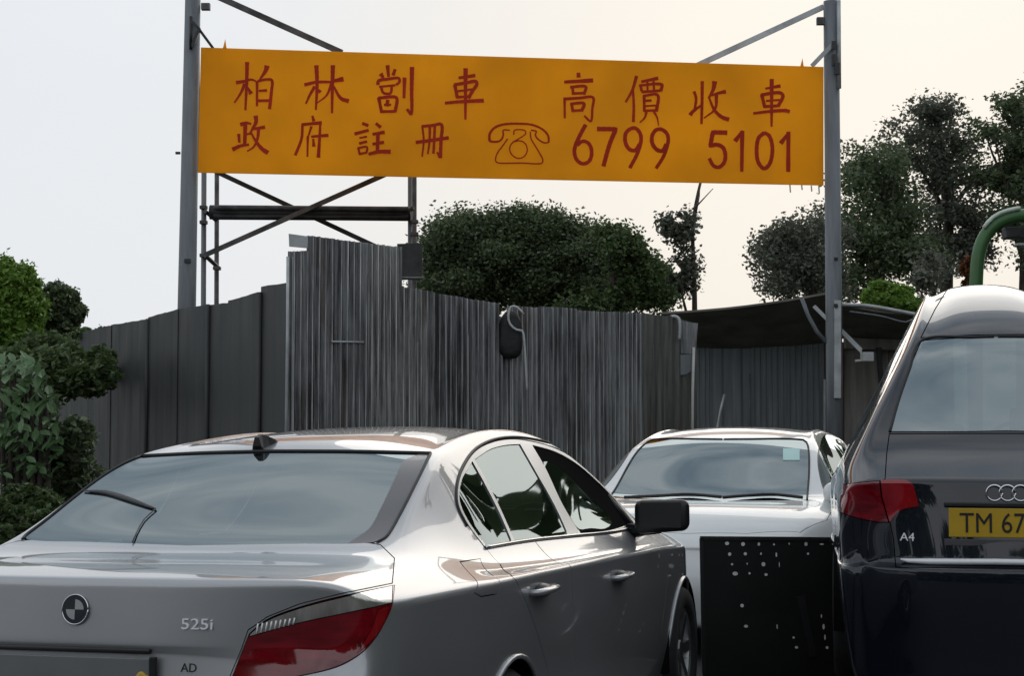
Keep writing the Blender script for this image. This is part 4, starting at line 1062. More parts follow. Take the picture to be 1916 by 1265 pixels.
run(rf, C0, RE, rows_between(949, 571, 1203, 587, 4), [SHEETS[0], SHEETS[1]], .085, .026, True)
rf2 = empty('stained_sheet_fence', line_at(1203, C0, RE)); tag(rf2, 'stained brownish grey sheet fence end hung with a pale pipe and scraps', 'fence')
run(rf2, C0, RE, [(1202, 586, 1250, 592), (1249, 590, 1304, 606)], [SHEETB], .15, .02, False, 0)
# pale flap above the left corner, corner post
Yc = C0.y - .03
mb = MB(); p = [at(540, 437, Yc), at(576, 442, Yc + .1), at(575, 464, Yc + .1), at(541, 461, Yc)]
mb.add([v for v in p] + [v + Vector((0, .02, 0)) for v in p], [(3, 2, 1, 0), (4, 5, 6, 7), (0, 1, 5, 4), (2, 3, 7, 6), (1, 2, 6, 5), (3, 0, 4, 7)])
mb.build('folded_flap', M['galvl'], rf)
MB().tube([at(538.5, 480, Yc - .02), at(538, 620, Yc - .02), Vector((at(534, 800, Yc - .02).x, Yc - .02, 0))], .016, 8).build('corner_post', M['galvl'], rf, True)
for px_, off in ((600, 0), (655, 3), (725, -2), (800, 0), (868, 1), (928, 0), (1010, 2), (1085, 0), (1150, 0)):
    q = line_at(px_, C0, RE)
for (x0, x1, y) in ((620, 680, 640),):
    a, b = line_at(x0, C0, RE), line_at(x1, C0, RE); MB().tube([(a.x, a.y - .05, ztop(y, a.y)), (b.x, b.y - .05, ztop(y + 1, b.y))], .012, 6).build('tie_bar', M['galvl'], rf, True)
# loose strips leaning at the foot of the fence
def topy(px):
    return 440 + (px - 571) * .13 if px < 745 else 537 + (px - 745) * .157 if px < 930 else 571 + (px - 950) * .063
k = 548
while k < 1198:
    if not 925 < k < 952:
        q = line_at(k, C0, RE); lo = rnd.random() < .35; ty = (rnd.uniform(560, 720) if lo else topy(k) + 1 if k > 572 else 480)
        MB().bar(Vector((q.x + rnd.uniform(-.03, .03), q.y - .04, 0)), at(k, ty, q.y - .04), rnd.uniform(.012, .024), .006).build('strip', M['strip'], rf)
    k += rnd.uniform(40, 90)
# hanging black bag, hose loop
q = line_at(955, C0, RE)
cb = at(955, 627, q.y - .12); v_, f_ = blob(cb, (1, 1, 1), 3, 4, .05)
sgp = lambda a, e: math.copysign(abs(a) ** e, a)
v_ = [Vector((cb.x + .14 * sgp(v.x - cb.x, .6) * (1 - .12 * (v.z - cb.z)), cb.y + .07 * sgp(v.y - cb.y, .7), cb.z + .27 * sgp(v.z - cb.z, .6))) for v in v_]
for v in v_:
    if v.z > cb.z + .05: v.x = cb.x + (v.x - cb.x) * 1.0
bag = mk('black_bag', v_, f_, M['bag'], None, True); tag(bag, 'black bag hanging in the gap at the top of the corrugated fence', 'bag')
hs = [at(x, y, q.y - .22) for x, y in curve([(980, 588), (968, 575), (956, 574), (951, 590), (954, 606), (966, 617), (977, 619), (981, 640), (984, 690), (986, 730)], 6)]
tag(MB().tube(hs, .014, 8).build('hose', M['hose'], None, True), 'pale looped hose hanging down the corrugated fence beside the black bag', 'hose')
# scraps at the stained end
q = line_at(1268, C0, RE)
pts = [at(x, y, q.y - .1) for x, y in curve([(1253, 594), (1262, 592), (1270, 597), (1272, 612), (1271, 636)], 4)]
tag(MB().tube(pts, .025, 8).build('pale_pipe', M['galvl'], None, True), 'pale bent pipe hooked over the stained fence end', 'pipe')
q = line_at(1290, C0, RE)
def slab(name, pix, Y, th, mtl, parent=None):
    P = [at(x, y, Y) for x, y in pix]; n = len(P); V = P + [v + Vector((0, th, 0)) for v in P]
    return mk(name, V, [tuple(range(n))[::-1], tuple(range(n, 2 * n))] + [(k, (k + 1) % n, n + (k + 1) % n, n + k) for k in range(n)], mtl, parent)
corr = slab('scrap_sheet', [(1270, 598), (1288, 603), (1306, 605), (1303, 640), (1300, 663), (1272, 661)], q.y - .14, .012, SHEETS[1]); tag(corr, 'blue grey scrap of corrugated sheet hung on the fence corner, upper piece', 'sheet')
t = slab('scrap_sheet', [(1272, 664), (1298, 663), (1299, 690), (1285, 700), (1270, 703)], q.y - .16, .012, M['shed']); tag(t, 'smooth blue grey scrap of sheet hung below the corrugated one', 'sheet')
t = slab('dark_strip', [(1262, 662), (1272, 660), (1268, 765), (1260, 766)], q.y - .13, .01, M['darksteel']); tag(t, 'long dark strip hanging on the stained fence end', 'strip')
t = MB().tube([at(1298, 650, q.y - .2), at(1296, 730, q.y - .2), Vector((at(1293, 830, q.y - .2).x, q.y - .2, 0))], .02, 8).build('wooden_pole', M['whitesheet'], None, True); tag(t, 'thin pale pole standing against the fence corner', 'pole')

lf = empty('dark_hoarding', LE); tag(lf, 'dark smooth metal hoarding with a stepped top at the left of the corrugated fence', 'fence')
C1 = C0 + Vector((-.02, .02, 0))
seg = [(60, 650, 112, 632), (112, 632, 205, 609), (205, 608, 274, 597), (275, 594, 330, 579), (330, 578, 425, 566), (425, 563, 486, 546), (486, 536, 536, 529)]
for n, (x0, y0, x1, y1) in enumerate(seg):
    a, b = line_at(x0, LE, C1), line_at(x1 + (0 if n == 6 else 1), LE, C1); off = Vector((0, -.02 * (n % 2), 0))
    corr_sheet(lf, a + off, b + off, .02, ztop(y0, a.y, x0), ztop(y1, b.y, x1), M['hoard'], .55, .006, name='panel', trap=True, lean=0)
for px_, y in ((275, 597), (388, 570), (485, 548)):
    a = line_at(px_, LE, C1); MB().tube([(a.x, a.y - .05, 0), (a.x, a.y - .05, ztop(y, a.y))], .025, 6).build('post', M['hoard'], lf, True)

# ------------------------------------------------------------------ sign posts, banner, scaffold
BL, BR = 20.6, 21.9
def post(x0, y0, x1, y1, Y, r0, r1, label, name='sign_post', side=1):
    e = empty(name, (at(x1, 800, Y).x, Y, 0)); tag(e, label, 'post', 'posts carrying the banner')
    a = at(x0, y0, Y); b = at(x1, y1, Y); d = (b - a) / (b.z - a.z); foot = b + d * (0 - b.z)
    MB().tube([foot, b, a], [r1, r1, r0], 20).build('pole', M['galv'], e, True)
    MB().tube([foot, foot + Vector((0, 0, .04))], [r1 * 1.8] * 2, 16).build('base_plate', M['steel'], e, True)
    return e
PL = post(362, -60, 349, 600, BL, .098, .118, 'thick grey galvanised post at the left end of the orange banner')
PR = post(1555, 2, 1561, 700, BR, .105, .112, 'thick grey galvanised post at the right end of the orange banner')
# left post fittings
MB().box(at(385, 12, BL), (.11, .08, .085)).build('stub', M['steel'], PL)
MB().tube([at(357, 30, BL - .13), at(357, 92, BL - .13)], .02, 8).build('clamp', M['bplastic'], PL, True)
MB().bar(at(359, 88, BL - .13), at(373, 52, BL - .13), .04, .03).bar(at(359, 40, BL - .13), at(374, 55, BL - .13), .04, .03).build('clamp', M['bplastic'], PL)
MB().bar(at(371, 52, BL - .1), at(399, 90, BL - .05), .035, .03).build('strut', M['darksteel'], PL)
MB().box(at(351, 488, BL - .12), (.08, .03, .05)).build('clip', M['darksteel'], PL)
MB().box(at(333, 286, BL), (.06, .04, .03)).build('clip', M['darksteel'], PL)
MB().tube([at(372, -60, BL + .02), at(371, 320, BL + .02)], .018, 8).build('cable_pipe', M['hem'], PL, True)
# right post fittings
MB().box(at(1535, 39, BR), (.10, .08, .10)).build('stub', M['steel'], PR)
MB().tube([at(1569, 0, BR - .09), at(1570, 165, BR - .09)], .03, 8).build('clamp', M['galvl'], PR, True)
MB().bar(at(1519, 123, BR - .1), at(1560, 80, BR - .13), .06, .03).build('strut', M['galvl'], PR)
MB().box(at(1560, 84, BR - .16), (.055, .05, .11)).box(at(1560, 112, BR - .16), (.05, .05, .16)).box(at(1566, 128, BR - .18), (.07, .06, .16)).build('clamp', M['bplastic'], PR)
MB().bar(at(1567, 562, BR - .15), at(1567, 745, BR - .15), .085, .05).build('stiffener', M['galvl'], PR)
for y in (572, 485): MB().box(at(1564, y, BR - .19), (.05, .03, .05)).build('bolt', M['darksteel'], PR)
MB().tube([at(1500, 558, BR), at(1512, 590, BR), at(1528, 620, BR), at(1546, 641, BR)], .028, 8).build('stay', M['galv'], PR, True)
MB().bar(at(1523, 573, BR), at(1547, 597, BR), .05, .03).build('stay', M['galvl'], PR)
MB().bar(at(1574, 619, BR), at(1611, 656, BR), .06, .03).build('stay', M['galvl'], PR)
# banner
bn = empty('orange_banner', (at(958, 335, 21.2).x, 21.2, at(958, 335, 21.2).z)); tag(bn, 'long orange banner with red hand-painted Chinese characters, a telephone and a phone number', 'banner')
CN = {(0, 0): (376, 88), (1, 0): (1541, 124.5), (1, 1): (1541, 347), (0, 1): (370, 323)}
def bY(u): return (BL - .16) + (BR - BL) * u
def bpos(u, v, off=0):
    x = (CN[0, 0][0] * (1 - u) + CN[1, 0][0] * u) * (1 - v) + (CN[0, 1][0] * (1 - u) + CN[1, 1][0] * u) * v
    y = (CN[0, 0][1] * (1 - u) + CN[1, 0][1] * u) * (1 - v) + (CN[0, 1][1] * (1 - u) + CN[1, 1][1] * u) * v
    return at(x, y, bY(u) - off + .018 * math.sin(u * 23 + v * 2) + .010 * math.sin(u * 61 + v * 5) * (v - .2))
def buv(x, y):
    u = (x - 373) / 1168; v = .5
    for _ in range(6):
        xl = CN[0, 0][0] * (1 - v) + CN[0, 1][0] * v; u = (x - xl) / (1541 - xl)
        yt = 88 + 36.5 * u; yb_ = 323 + 24 * u; v = (y - yt) / (yb_ - yt)
    return u, v
nu, nv_ = 60, 8; V = []
for side_ in (0, -.012):
    for j in range(nv_ + 1):
        for i in range(nu + 1): V.append(bpos(i / nu, j / nv_, side_))
Fs = []; n1_ = (nu + 1) * (nv_ + 1)
for j in range(nv_):
    for i in range(nu):
        a = j * (nu + 1) + i; Fs += [(a, a + nu + 1, a + nu + 2, a + 1), (n1_ + a, n1_ + a + 1, n1_ + a + nu + 2, n1_ + a + nu + 1)]
for i in range(nu):
    Fs.append((i, i + 1, n1_ + i + 1, n1_ + i)); b = nv_ * (nu + 1) + i; Fs.append((b, n1_ + b, n1_ + b + 1, b + 1))
for j in range(nv_):
    a = j * (nu + 1); Fs.append((a, n1_ + a, n1_ + a + nu + 1, a + nu + 1)); a += nu; Fs.append((a, a + nu + 1, n1_ + a + nu + 1, n1_ + a))
mk('cloth', V, Fs, M['banner'], bn, False)
for (x, y0, y1) in ((421, 90, 72), (1501, 125, 108)):
    u, v = buv(x, y0); Y = bY(u); MB().add([at(x - 4, y0, Y), at(x + 3, y0, Y), at(x + .5, y1, Y), at(x - 4, y0, Y + .02), at(x + 3, y0, Y + .02), at(x + .5, y1, Y + .02)], [(0, 1, 2), (5, 4, 3), (0, 3, 4, 1), (1, 4, 5, 2), (2, 5, 3, 0)]).build('tie', M['banner'], bn)
for (x, y0, y1) in ((1478, 345, 360), (1500, 346, 355), (1518, 347, 358), (1532, 347, 362)):
    u, v = buv(x, y0); Y = bY(u); MB().tube([at(x, y0, Y), at(x + 1, y1, Y)], .010, 5).build('tie', M['hem'], bn)
def ribbon(mb, pts, w0, w1, lift_):
    P = curve(pts, 2.5) if len(pts) > 2 else [Vector(pts[0]).lerp(Vector(pts[1]), k / 6) for k in range(7)]
    n = len(P); V = []
    for i, p in enumerate(P):
        t = (P[min(i + 1, n - 1)] - P[max(i - 1, 0)]).normalized(); nn = Vector((-t.y, t.x)); wd = (w0 + (w1 - w0) * i / (n - 1)) / 2 * (1 + .05 * math.sin(i * 1.7))
        ex = t * (-.5 if i == 0 else .5 if i == n - 1 else 0)
        for s_ in (1, -1):
            q = p + nn * wd * s_ + ex; u, v = buv(q.x, q.y); V.append(bpos(u, v, .006 + lift_))
    mb.add(V, [(2 * i, 2 * i + 1, 2 * i + 3, 2 * i + 2) for i in range(n - 1)])
PAN = dict(A=(420, 100, .166), B=(660, 100, .166), C=(900, 120, .166), D=(1140, 120, .166), E=(1270, 130, .166))
CH = [
 ('A', [([(255, 95), (250, 330), (236, 635)], 40, 22), ([(132, 325), (225, 310), (300, 290), (345, 305), (375, 330)], 38, 16), ([(228, 340), (185, 440), (112, 552)], 34, 16), ([(262, 380), (300, 450)], 16, 44),
        ([(480, 135), (465, 190), (398, 290)], 52, 16), ([(368, 310), (366, 590)], 28, 22), ([(376, 310), (470, 290), (535, 300), (530, 420), (508, 622)], 26, 34), ([(388, 418), (478, 412)], 22, 30), ([(372, 530), (510, 528)], 30, 28)]),
 ('A', [([(1036, 132), (1044, 350), (1030, 632)], 44, 20), ([(902, 350), (1040, 320), (1200, 318)], 34, 26), ([(1018, 370), (960, 470), (918, 562)], 34, 18), ([(1036, 390), (1082, 432)], 18, 36),
        ([(1222, 130), (1216, 400), (1212, 668)], 44, 22), ([(1215, 310), (1340, 285)], 30, 50), ([(1206, 340), (1150, 470), (1048, 552)], 30, 12), ([(1232, 370), (1310, 500), (1400, 535)], 20, 44)]),
 ('A', [([(352, 700), (356, 770), (315, 850), (285, 910)], 44, 20), ([(312, 850), (455, 828)], 24, 36), ([(385, 840), (372, 960), (330, 1050), (258, 1098)], 34, 16), ([(300, 890), (350, 980), (420, 1070), (490, 1118)], 18, 48),
        ([(180, 800), (240, 780), (300, 790)], 40, 20), ([(235, 800), (228, 1020)], 40, 34), ([(235, 910), (290, 900)], 22, 20), ([(160, 905), (168, 1000)], 32, 24), ([(90, 1080), (180, 1040), (275, 1025)], 42, 24)]),
 ('A', [([(990, 700), (1008, 760)], 20, 34), ([(870, 800), (1095, 778)], 28, 36), ([(880, 800), (868, 960), (798, 1145)], 26, 30), ([(980, 820), (955, 900), (930, 960)], 26, 14), ([(940, 930), (935, 1160)], 24, 18), ([(980, 935), (1170, 920)], 24, 34), ([(1080, 780), (1072, 960), (1058, 1170)], 22, 36), ([(1000, 960), (1008, 1045)], 20, 34)]),
 ('B', [([(392, 130), (404, 260)], 40, 26), ([(315, 225), (345, 270)], 44, 26), ([(478, 175), (455, 242)], 30, 34), ([(285, 350), (290, 305), (400, 285), (520, 275), (525, 320), (490, 350)], 34, 26), ([(320, 375), (345, 440), (425, 445), (440, 370)], 28, 26), ([(300, 372), (480, 355)], 22, 24),
        ([(292, 495), (325, 655)], 34, 30), ([(290, 500), (470, 485), (500, 510), (478, 655)], 32, 34), ([(310, 652), (480, 650)], 30, 28), ([(395, 520), (385, 590)], 34, 40), ([(355, 575), (430, 575)], 22, 22), ([(584, 270), (578, 500)], 38, 28), ([(668, 150), (664, 420), (660, 680), (612, 625)], 44, 28)]),
 ('B', [([(1272, 165), (1270, 740)], 44, 22), ([(1195, 272), (1380, 245)], 28, 36), ([(1150, 350), (1180, 500)], 34, 34), ([(1145, 350), (1290, 325), (1385, 310), (1400, 345), (1350, 420), (1305, 500)], 34, 36), ([(1165, 425), (1345, 400)], 24, 22), ([(1180, 490), (1320, 480)], 30, 26), ([(1042, 556), (1250, 538), (1475, 528)], 30, 40)]),
 ('B', [([(108, 785), (175, 810)], 30, 34), ([(22, 905), (178, 862)], 34, 30), ([(78, 950), (158, 935)], 20, 22), ([(75, 1012), (160, 990)], 28, 26), ([(62, 1060), (80, 1140)], 24, 22), ([(60, 1065), (160, 1052), (155, 1120)], 24, 22), ([(80, 1130), (155, 1115)], 28, 22), ([(262, 785), (315, 830)], 28, 36), ([(225, 908), (358, 885)], 28, 36), ([(225, 1020), (350, 998)], 28, 34), ([(285, 900), (278, 1100)], 36, 34), ([(180, 1132), (300, 1105), (425, 1105)], 32, 44)]),
 ('B', [([(785, 820), (800, 980), (782, 1160)], 22, 18), ([(780, 820), (900, 808), (1000, 800), (995, 980), (988, 1175)], 30, 36), ([(868, 815), (866, 980), (846, 1130)], 28, 18), ([(925, 810), (918, 980), (910, 1125)], 28, 26), ([(712, 1000), (900, 975), (1080, 948)], 34, 36), ([(985, 1170), (950, 1110)], 34, 16)]),
 ('C', [([(1098, 95), (1100, 145)], 36, 40), ([(940, 198), (1262, 180)], 30, 44), ([(1030, 245), (1040, 340)], 26, 30), ([(1008, 256), (1180, 250), (1160, 340)], 30, 30), ([(1030, 328), (1165, 322)], 28, 26), ([(942, 385), (944, 606)], 26, 22), ([(932, 390), (1120, 378), (1262, 372), (1255, 500), (1238, 640), (1165, 580)], 32, 22),
        ([(1020, 440), (1035, 525)], 30, 30), ([(1010, 445), (1160, 440), (1135, 525)], 28, 34), ([(1025, 522), (1145, 516)], 28, 26)]),
 ('D', [([(308, 130), (260, 290), (185, 425)], 34, 22), ([(266, 270), (276, 450), (272, 648)], 24, 30), ([(362, 195), (550, 155)], 26, 36), ([(350, 225), (365, 300)], 30, 28), ([(350, 235), (590, 225), (580, 300)], 24, 34), ([(365, 310), (575, 295)], 28, 28), ([(430, 200), (432, 300)], 22, 20), ([(500, 190), (505, 300)], 24, 22),
        ([(392, 350), (396, 530)], 30, 28), ([(385, 355), (545, 345), (532, 530)], 26, 34), ([(395, 410), (475, 405)], 26, 24), ([(395, 470), (530, 462)], 20, 20), ([(390, 522), (540, 518)], 26, 26), ([(420, 535), (400, 600), (345, 655)], 26, 14), ([(505, 535), (540, 600), (556, 690)], 24, 10)]),
 ('E', [([(265, 130), (262, 400), (256, 610)], 34, 26), ([(172, 245), (195, 320), (180, 450)], 30, 26), ([(128, 510), (160, 470), (255, 400)], 40, 22), ([(405, 130), (390, 220), (338, 320)], 50, 22), ([(370, 290), (440, 265), (530, 245)], 20, 40), ([(425, 285), (410, 440), (285, 545)], 36, 14), ([(340, 310), (400, 450), (480, 530), (565, 562)], 20, 44)]),
 ('E', [([(1048, 105), (1046, 640)], 42, 22), ([(978, 212), (1145, 182)], 20, 36), ([(935, 280), (970, 425)], 34, 34), ([(930, 285), (1060, 262), (1150, 262), (1175, 300), (1120, 410)], 34, 36), ([(985, 350), (1140, 340)], 22, 22), ([(965, 415), (1125, 405)], 32, 30), ([(842, 492), (1040, 468), (1200, 460), (1250, 472)], 26, 38)]),
 ('C', [([(95, 860), (100, 780), (160, 710), (260, 676), (420, 668), (580, 682), (690, 730), (755, 800), (765, 870)], 26, 20), ([(95, 862), (130, 872), (200, 868), (235, 840), (252, 790), (250, 742), (325, 742)], 24, 14), ([(768, 872), (735, 885), (690, 875), (630, 830), (612, 790), (625, 755), (565, 742)], 16, 16),
        ([(300, 840), (250, 910), (180, 1010), (165, 1090), (200, 1112), (450, 1112), (680, 1118), (698, 1080), (660, 1000), (600, 900), (565, 840), (555, 760)], 14, 14), ([(370, 790), (378, 742), (490, 742), (505, 780), (430, 835), (360, 875)], 14, 12), ([(420, 860), (360, 880), (325, 935), (335, 1000), (380, 1045), (430, 1060), (485, 1040), (520, 980), (510, 910), (470, 870), (420, 860)], 13, 13)]),
 ('C', [([(1180, 680), (1120, 790), (1070, 900), (1052, 980), (1075, 1070), (1140, 1120), (1210, 1100), (1245, 1030), (1240, 940), (1200, 880), (1140, 868), (1085, 910)], 40, 36)]),
 ('C', [([((1310, 728), 'c'), ((1520, 730), 'c'), (1450, 900), (1380, 1148)], 46, 42)]),
 ('D', [([(345, 900), (290, 970), (225, 955), (182, 880), (185, 780), (240, 725), (300, 722), (352, 790), (355, 880), (310, 1020), (232, 1168)], 40, 36)]),
 ('D', [([(645, 900), (600, 975), (535, 960), (485, 890), (485, 800), (530, 738), (595, 735), (655, 790), (662, 880), (610, 1040), (528, 1172)], 42, 34)]),
 ('E', [([((545, 710), 'c'), ((385, 705), 'c'), ((355, 860), 'c'), (430, 845), (500, 880), (525, 960), (510, 1050), (450, 1100), (390, 1080), (345, 1000)], 46, 36)]),
 ('E', [([(635, 805), (720, 690)], 46, 26), ([(716, 690), (710, 1148)], 42, 34)]),
 ('E', [([(965, 710), (900, 770), (878, 900), (895, 1040), (960, 1115), (1020, 1070), (1052, 960), (1050, 830), (1015, 740), (965, 710)], 40, 38)]),
 ('E', [([(1150, 830), (1235, 715)], 46, 26), ([(1236, 700), (1234, 1150)], 40, 42)])]
for n, (pan, strokes) in enumerate(CH):
    ox, oy, s_ = PAN[pan]; mb = MB()
    for k, (pts, w0, w1) in enumerate(strokes):
        P = [((ox + p[0][0] * s_, oy + p[0][1] * s_), 'c') if (len(p) == 2 and p[1] == 'c') else (ox + p[0] * s_, oy + p[1] * s_) for p in pts]
        ribbon(mb, P, w0 * s_ * 1.14, w1 * s_ * 1.14, k * .0006)
    nm = 'telephone_drawing' if n == 12 else ('painted_numeral' if n > 12 else 'painted_character')
    mb.build(nm, M['red'], bn)
# diagonal braces above the banner
for a, b, Y0, Y1, lab, c_ in (((405, -8), (640, 98), BL + .15, BL + .75, 'grey diagonal brace from the left post down behind the orange banner', 'steel'), ((1541, 12), (1300, 124), BR + .12, BR + .1, 'pale grey diagonal brace from the right post down behind the orange banner', 'galvl')):
    t = MB().bar(at(*a, Y0), at(*b, Y1), .075, .04).build('diagonal_brace', M[c_]); tag(t, lab, 'brace', 'braces above the banner')
# scaffold
SY = 21.9
sc_ = empty('scaffold', (at(575, 400, SY).x, SY, 0)); tag(sc_, 'steel tube scaffold with crossed braces behind the corrugated fence', 'scaffold')
for (x0, x1, y0, Yo, r_, m_) in ((382, 381, 318, 0, .036, 'galv'), (406, 406, 318, .5, .033, 'steel'), (767, 768, 320, 0, .030, 'galv'), (775, 776, 320, .35, .036, 'steel')):
    a = at(x0, y0 - 60, SY + Yo); MB().tube([(at(x1, 800, SY + Yo).x, SY + Yo, 0), a], r_, 10).build('standard', M[m_], sc_, True)
MB().tube([at(393, 397, SY - .1), at(768, 400, SY - .1)], .10, 18).build('ledger', M['darksteel'], sc_, True)
MB().tube([at(400, 388, SY - .22), at(764, 391, SY - .22)], .035, 12).build('ledger', M['steel'], sc_, True)
MB().tube([at(400, 405, SY - .18), at(764, 407, SY - .18)], .045, 12).build('ledger', M['darksteel'], sc_, True)
MB().bar(at(384, 477, SY - .35), at(730, 322, SY - .35), .062, .05).build('cross_brace', M['steel'], sc_)
MB().bar(at(398, 318, SY + .3), at(705, 462, SY + .3), .062, .05).build('cross_brace', M['darksteel'], sc_)
MB().bar(at(384, 478, SY - .1), at(408, 500, SY + .45), .05, .05).bar(at(384, 395, SY - .1), at(404, 412, SY + .3), .05, .05).build('tie', M['steel'], sc_)
for x, y in ((381, 388), (381, 478), (406, 502), (768, 390), (776, 415), (776, 438), (381, 416)): MB().box(at(x, y, SY - .05), (.10, .1, .05), bev=.01).build('coupler', M['steel'], sc_)
t = slab('plywood_board', [(743, 456), (790, 455), (790, 522), (745, 524)], SY - .6, .04, M['darksteel']); tag(t, 'dark board standing behind the step in the corrugated fence', 'board')
for k in range(2): tag(MB().tube([at(715, 520 + k * 24, 19.5), at(790, 521 + k * 24, 19.5)], .02, 6).build('rail', M['steel'], None, True), ('upper' if k == 0 else 'lower') + ' thin grey rail behind the dip in the corrugated fence', 'rail')

# ------------------------------------------------------------------ shed and canopy at right
sh = empty('shed', (at(1500, 800, 25).x, 25, 0)); tag(sh, 'low shed of blue grey sheets under a dark canopy behind the right post', 'shed')
xs_ = [1290, 1326, 1404, 1470, 1545]
for n in range(4):
    a, b = at(xs_[n], 655 - 2 * n, 25 + .02 * (n % 2)), at(xs_[n + 1] + 1, 653 - 2 * n, 25 + .02 * (n % 2))
    corr_sheet(sh, Vector((a.x, a.y, 0)), Vector((b.x, b.y, 0)), .02, a.z + .15, b.z + .15, M['shed'], .09 if n in (0, 3, 2) else .3, .012, name='wall_sheet')
for n, (x0, x1, m_) in enumerate(((1578, 1645, 'shedb'), (1644, 1780, 'shedb'))):
    a, b = at(x0, 640, 25), at(x1, 640, 25); corr_sheet(sh, Vector((a.x, a.y + .1 * n, 0)), Vector((b.x, b.y + .1 * n, 0)), .02, a.z + .3 - .3 * n, b.z + .3 - .3 * n, M[m_], .5 if n == 0 else .10, .02, name='wall_sheet')
slab('door_frame', [(1545, 640), (1580, 640), (1580, 830), (1545, 830)], 24.9, .08, M['rust'], sh)
slab('trim', [(1541, 710), (1545, 710), (1545, 830), (1541, 830)], 24.85, .03, M['galvl'], sh)
MB().tube([at(1403, 700, 24.9), at(1404, 830, 24.9)], .012, 6).build('pipe', M['galv'], sh, True)
slab('lintel', [(1580, 632), (1700, 636), (1700, 656), (1580, 652)], 24.8, .06, M['shedb'], sh)
slab('post', [(1640, 650), (1650, 650), (1654, 740), (1648, 745)], 24.6, .06, M['darksteel'], sh)
t = MB().tube([at(1341, 830, 24), at(1343, 800, 24), at(1348, 770, 24), at(1356, 738, 24)], .022, 6).build('leaning_stick', M['galvl'], None, True); tag(t, 'thin pale stick leaning against the blue grey shed wall', 'stick')
# canopy: underside seen from below
def quadslab(name, P, th, mtl, parent, n=8):
    V = []; 
    for k in range(n + 1):
        t_ = k / n; sag = -.05 * math.sin(math.pi * t_)
        for a, b in ((P[0], P[1]), (P[3], P[2])):
            q = a.lerp(b, t_) + Vector((0, 0, sag)); V += [q, q + Vector((0, 0, th))]
    Fs = []
    for k in range(n):
        i = 4 * k; j = i + 4; Fs += [(i, j, j + 2, i + 2), (i + 1, i + 3, j + 3, j + 1), (i, i + 1, j + 1, j), (i + 2, j + 2, j + 3, i + 3)]
    Fs += [(0, 2, 3, 1), (4 * n, 4 * n + 1, 4 * n + 3, 4 * n + 2)]
    return mk(name, V, Fs, mtl, parent, False)
quadslab('canopy', [at(1236, 588, 23.2), at(1562, 548, 22.6), at(1562, 646, 25.2), at(1290, 657, 25.2)], .03, M['tarp'], sh)
quadslab('canopy', [at(1574, 570, 22.9), at(1735, 588, 22.9), at(1760, 640, 25.2), at(1574, 634, 25.2)], .03, M['tarp'], sh)
pts = [at(x, y, 22.88) for x, y in curve([(1574, 570), (1620, 572), (1680, 582), (1730, 592)], 10)]
MB().tube(pts, .028, 8).build('canopy_edge', M['galvl'], sh, True)
MB().tube([at(x, y, 22.8) for x, y in curve([(1590, 583), (1650, 592), (1695, 603), (1712, 596), (1732, 592)], 10)], .012, 6).build('canopy_edge', M['galv'], sh, True)
fx = empty('flood_lamp', at(1615, 668, 22.4)); tag(fx, 'small pale floodlight on a bracket at the right of the right post', 'lamp')
MB().box(at(1623, 668, 22.4), (.16, .12, .13), bev=.01).build('lamp_housing', M['galvl'], fx)
MB().bar(at(1600, 675, 22.4), at(1612, 674, 22.4), .03, .03).bar(at(1611, 656, 22.4), at(1612, 676, 22.4), .02, .03).build('bracket', M['whitesheet'], fx)
# green arch
ar = empty('green_arch', (at(1826, 800, 30).x, 30, 0)); tag(ar, 'green curved gantry arch with a painted highlight line above the dark blue car', 'arch')
cp_ = [at(x, y, 30) for x, y in curve([(1826, 800), (1826, 620), (1828, 500), (1838, 452), (1862, 420), (1900, 405), (1960, 402), (2060, 402)], 12)]
MB().tube([Vector((cp_[0].x, 30, 0))] + cp_, .125, 16).build('arch_tube', M['lime'], ar, True)
MB().tube([p + Vector((-.06, -.10, .13)) for p in cp_ if p.z > 5.0 and p.x < at(1912, 400, 30).x], .04, 8).build('rim', M['limeglint'], ar, True)  # pale tube drawing the highlight along the outer edge of the arch as colour
MB().box(at(1900, 436, 30), (.42, .3, .22), bev=.02).build('lamp_head', M['darksteel'], ar)
MB().box(at(1908, 458, 29.9), (.16, .2, .05), bev=.01).build('lamp_lens', M['galvl'], ar)

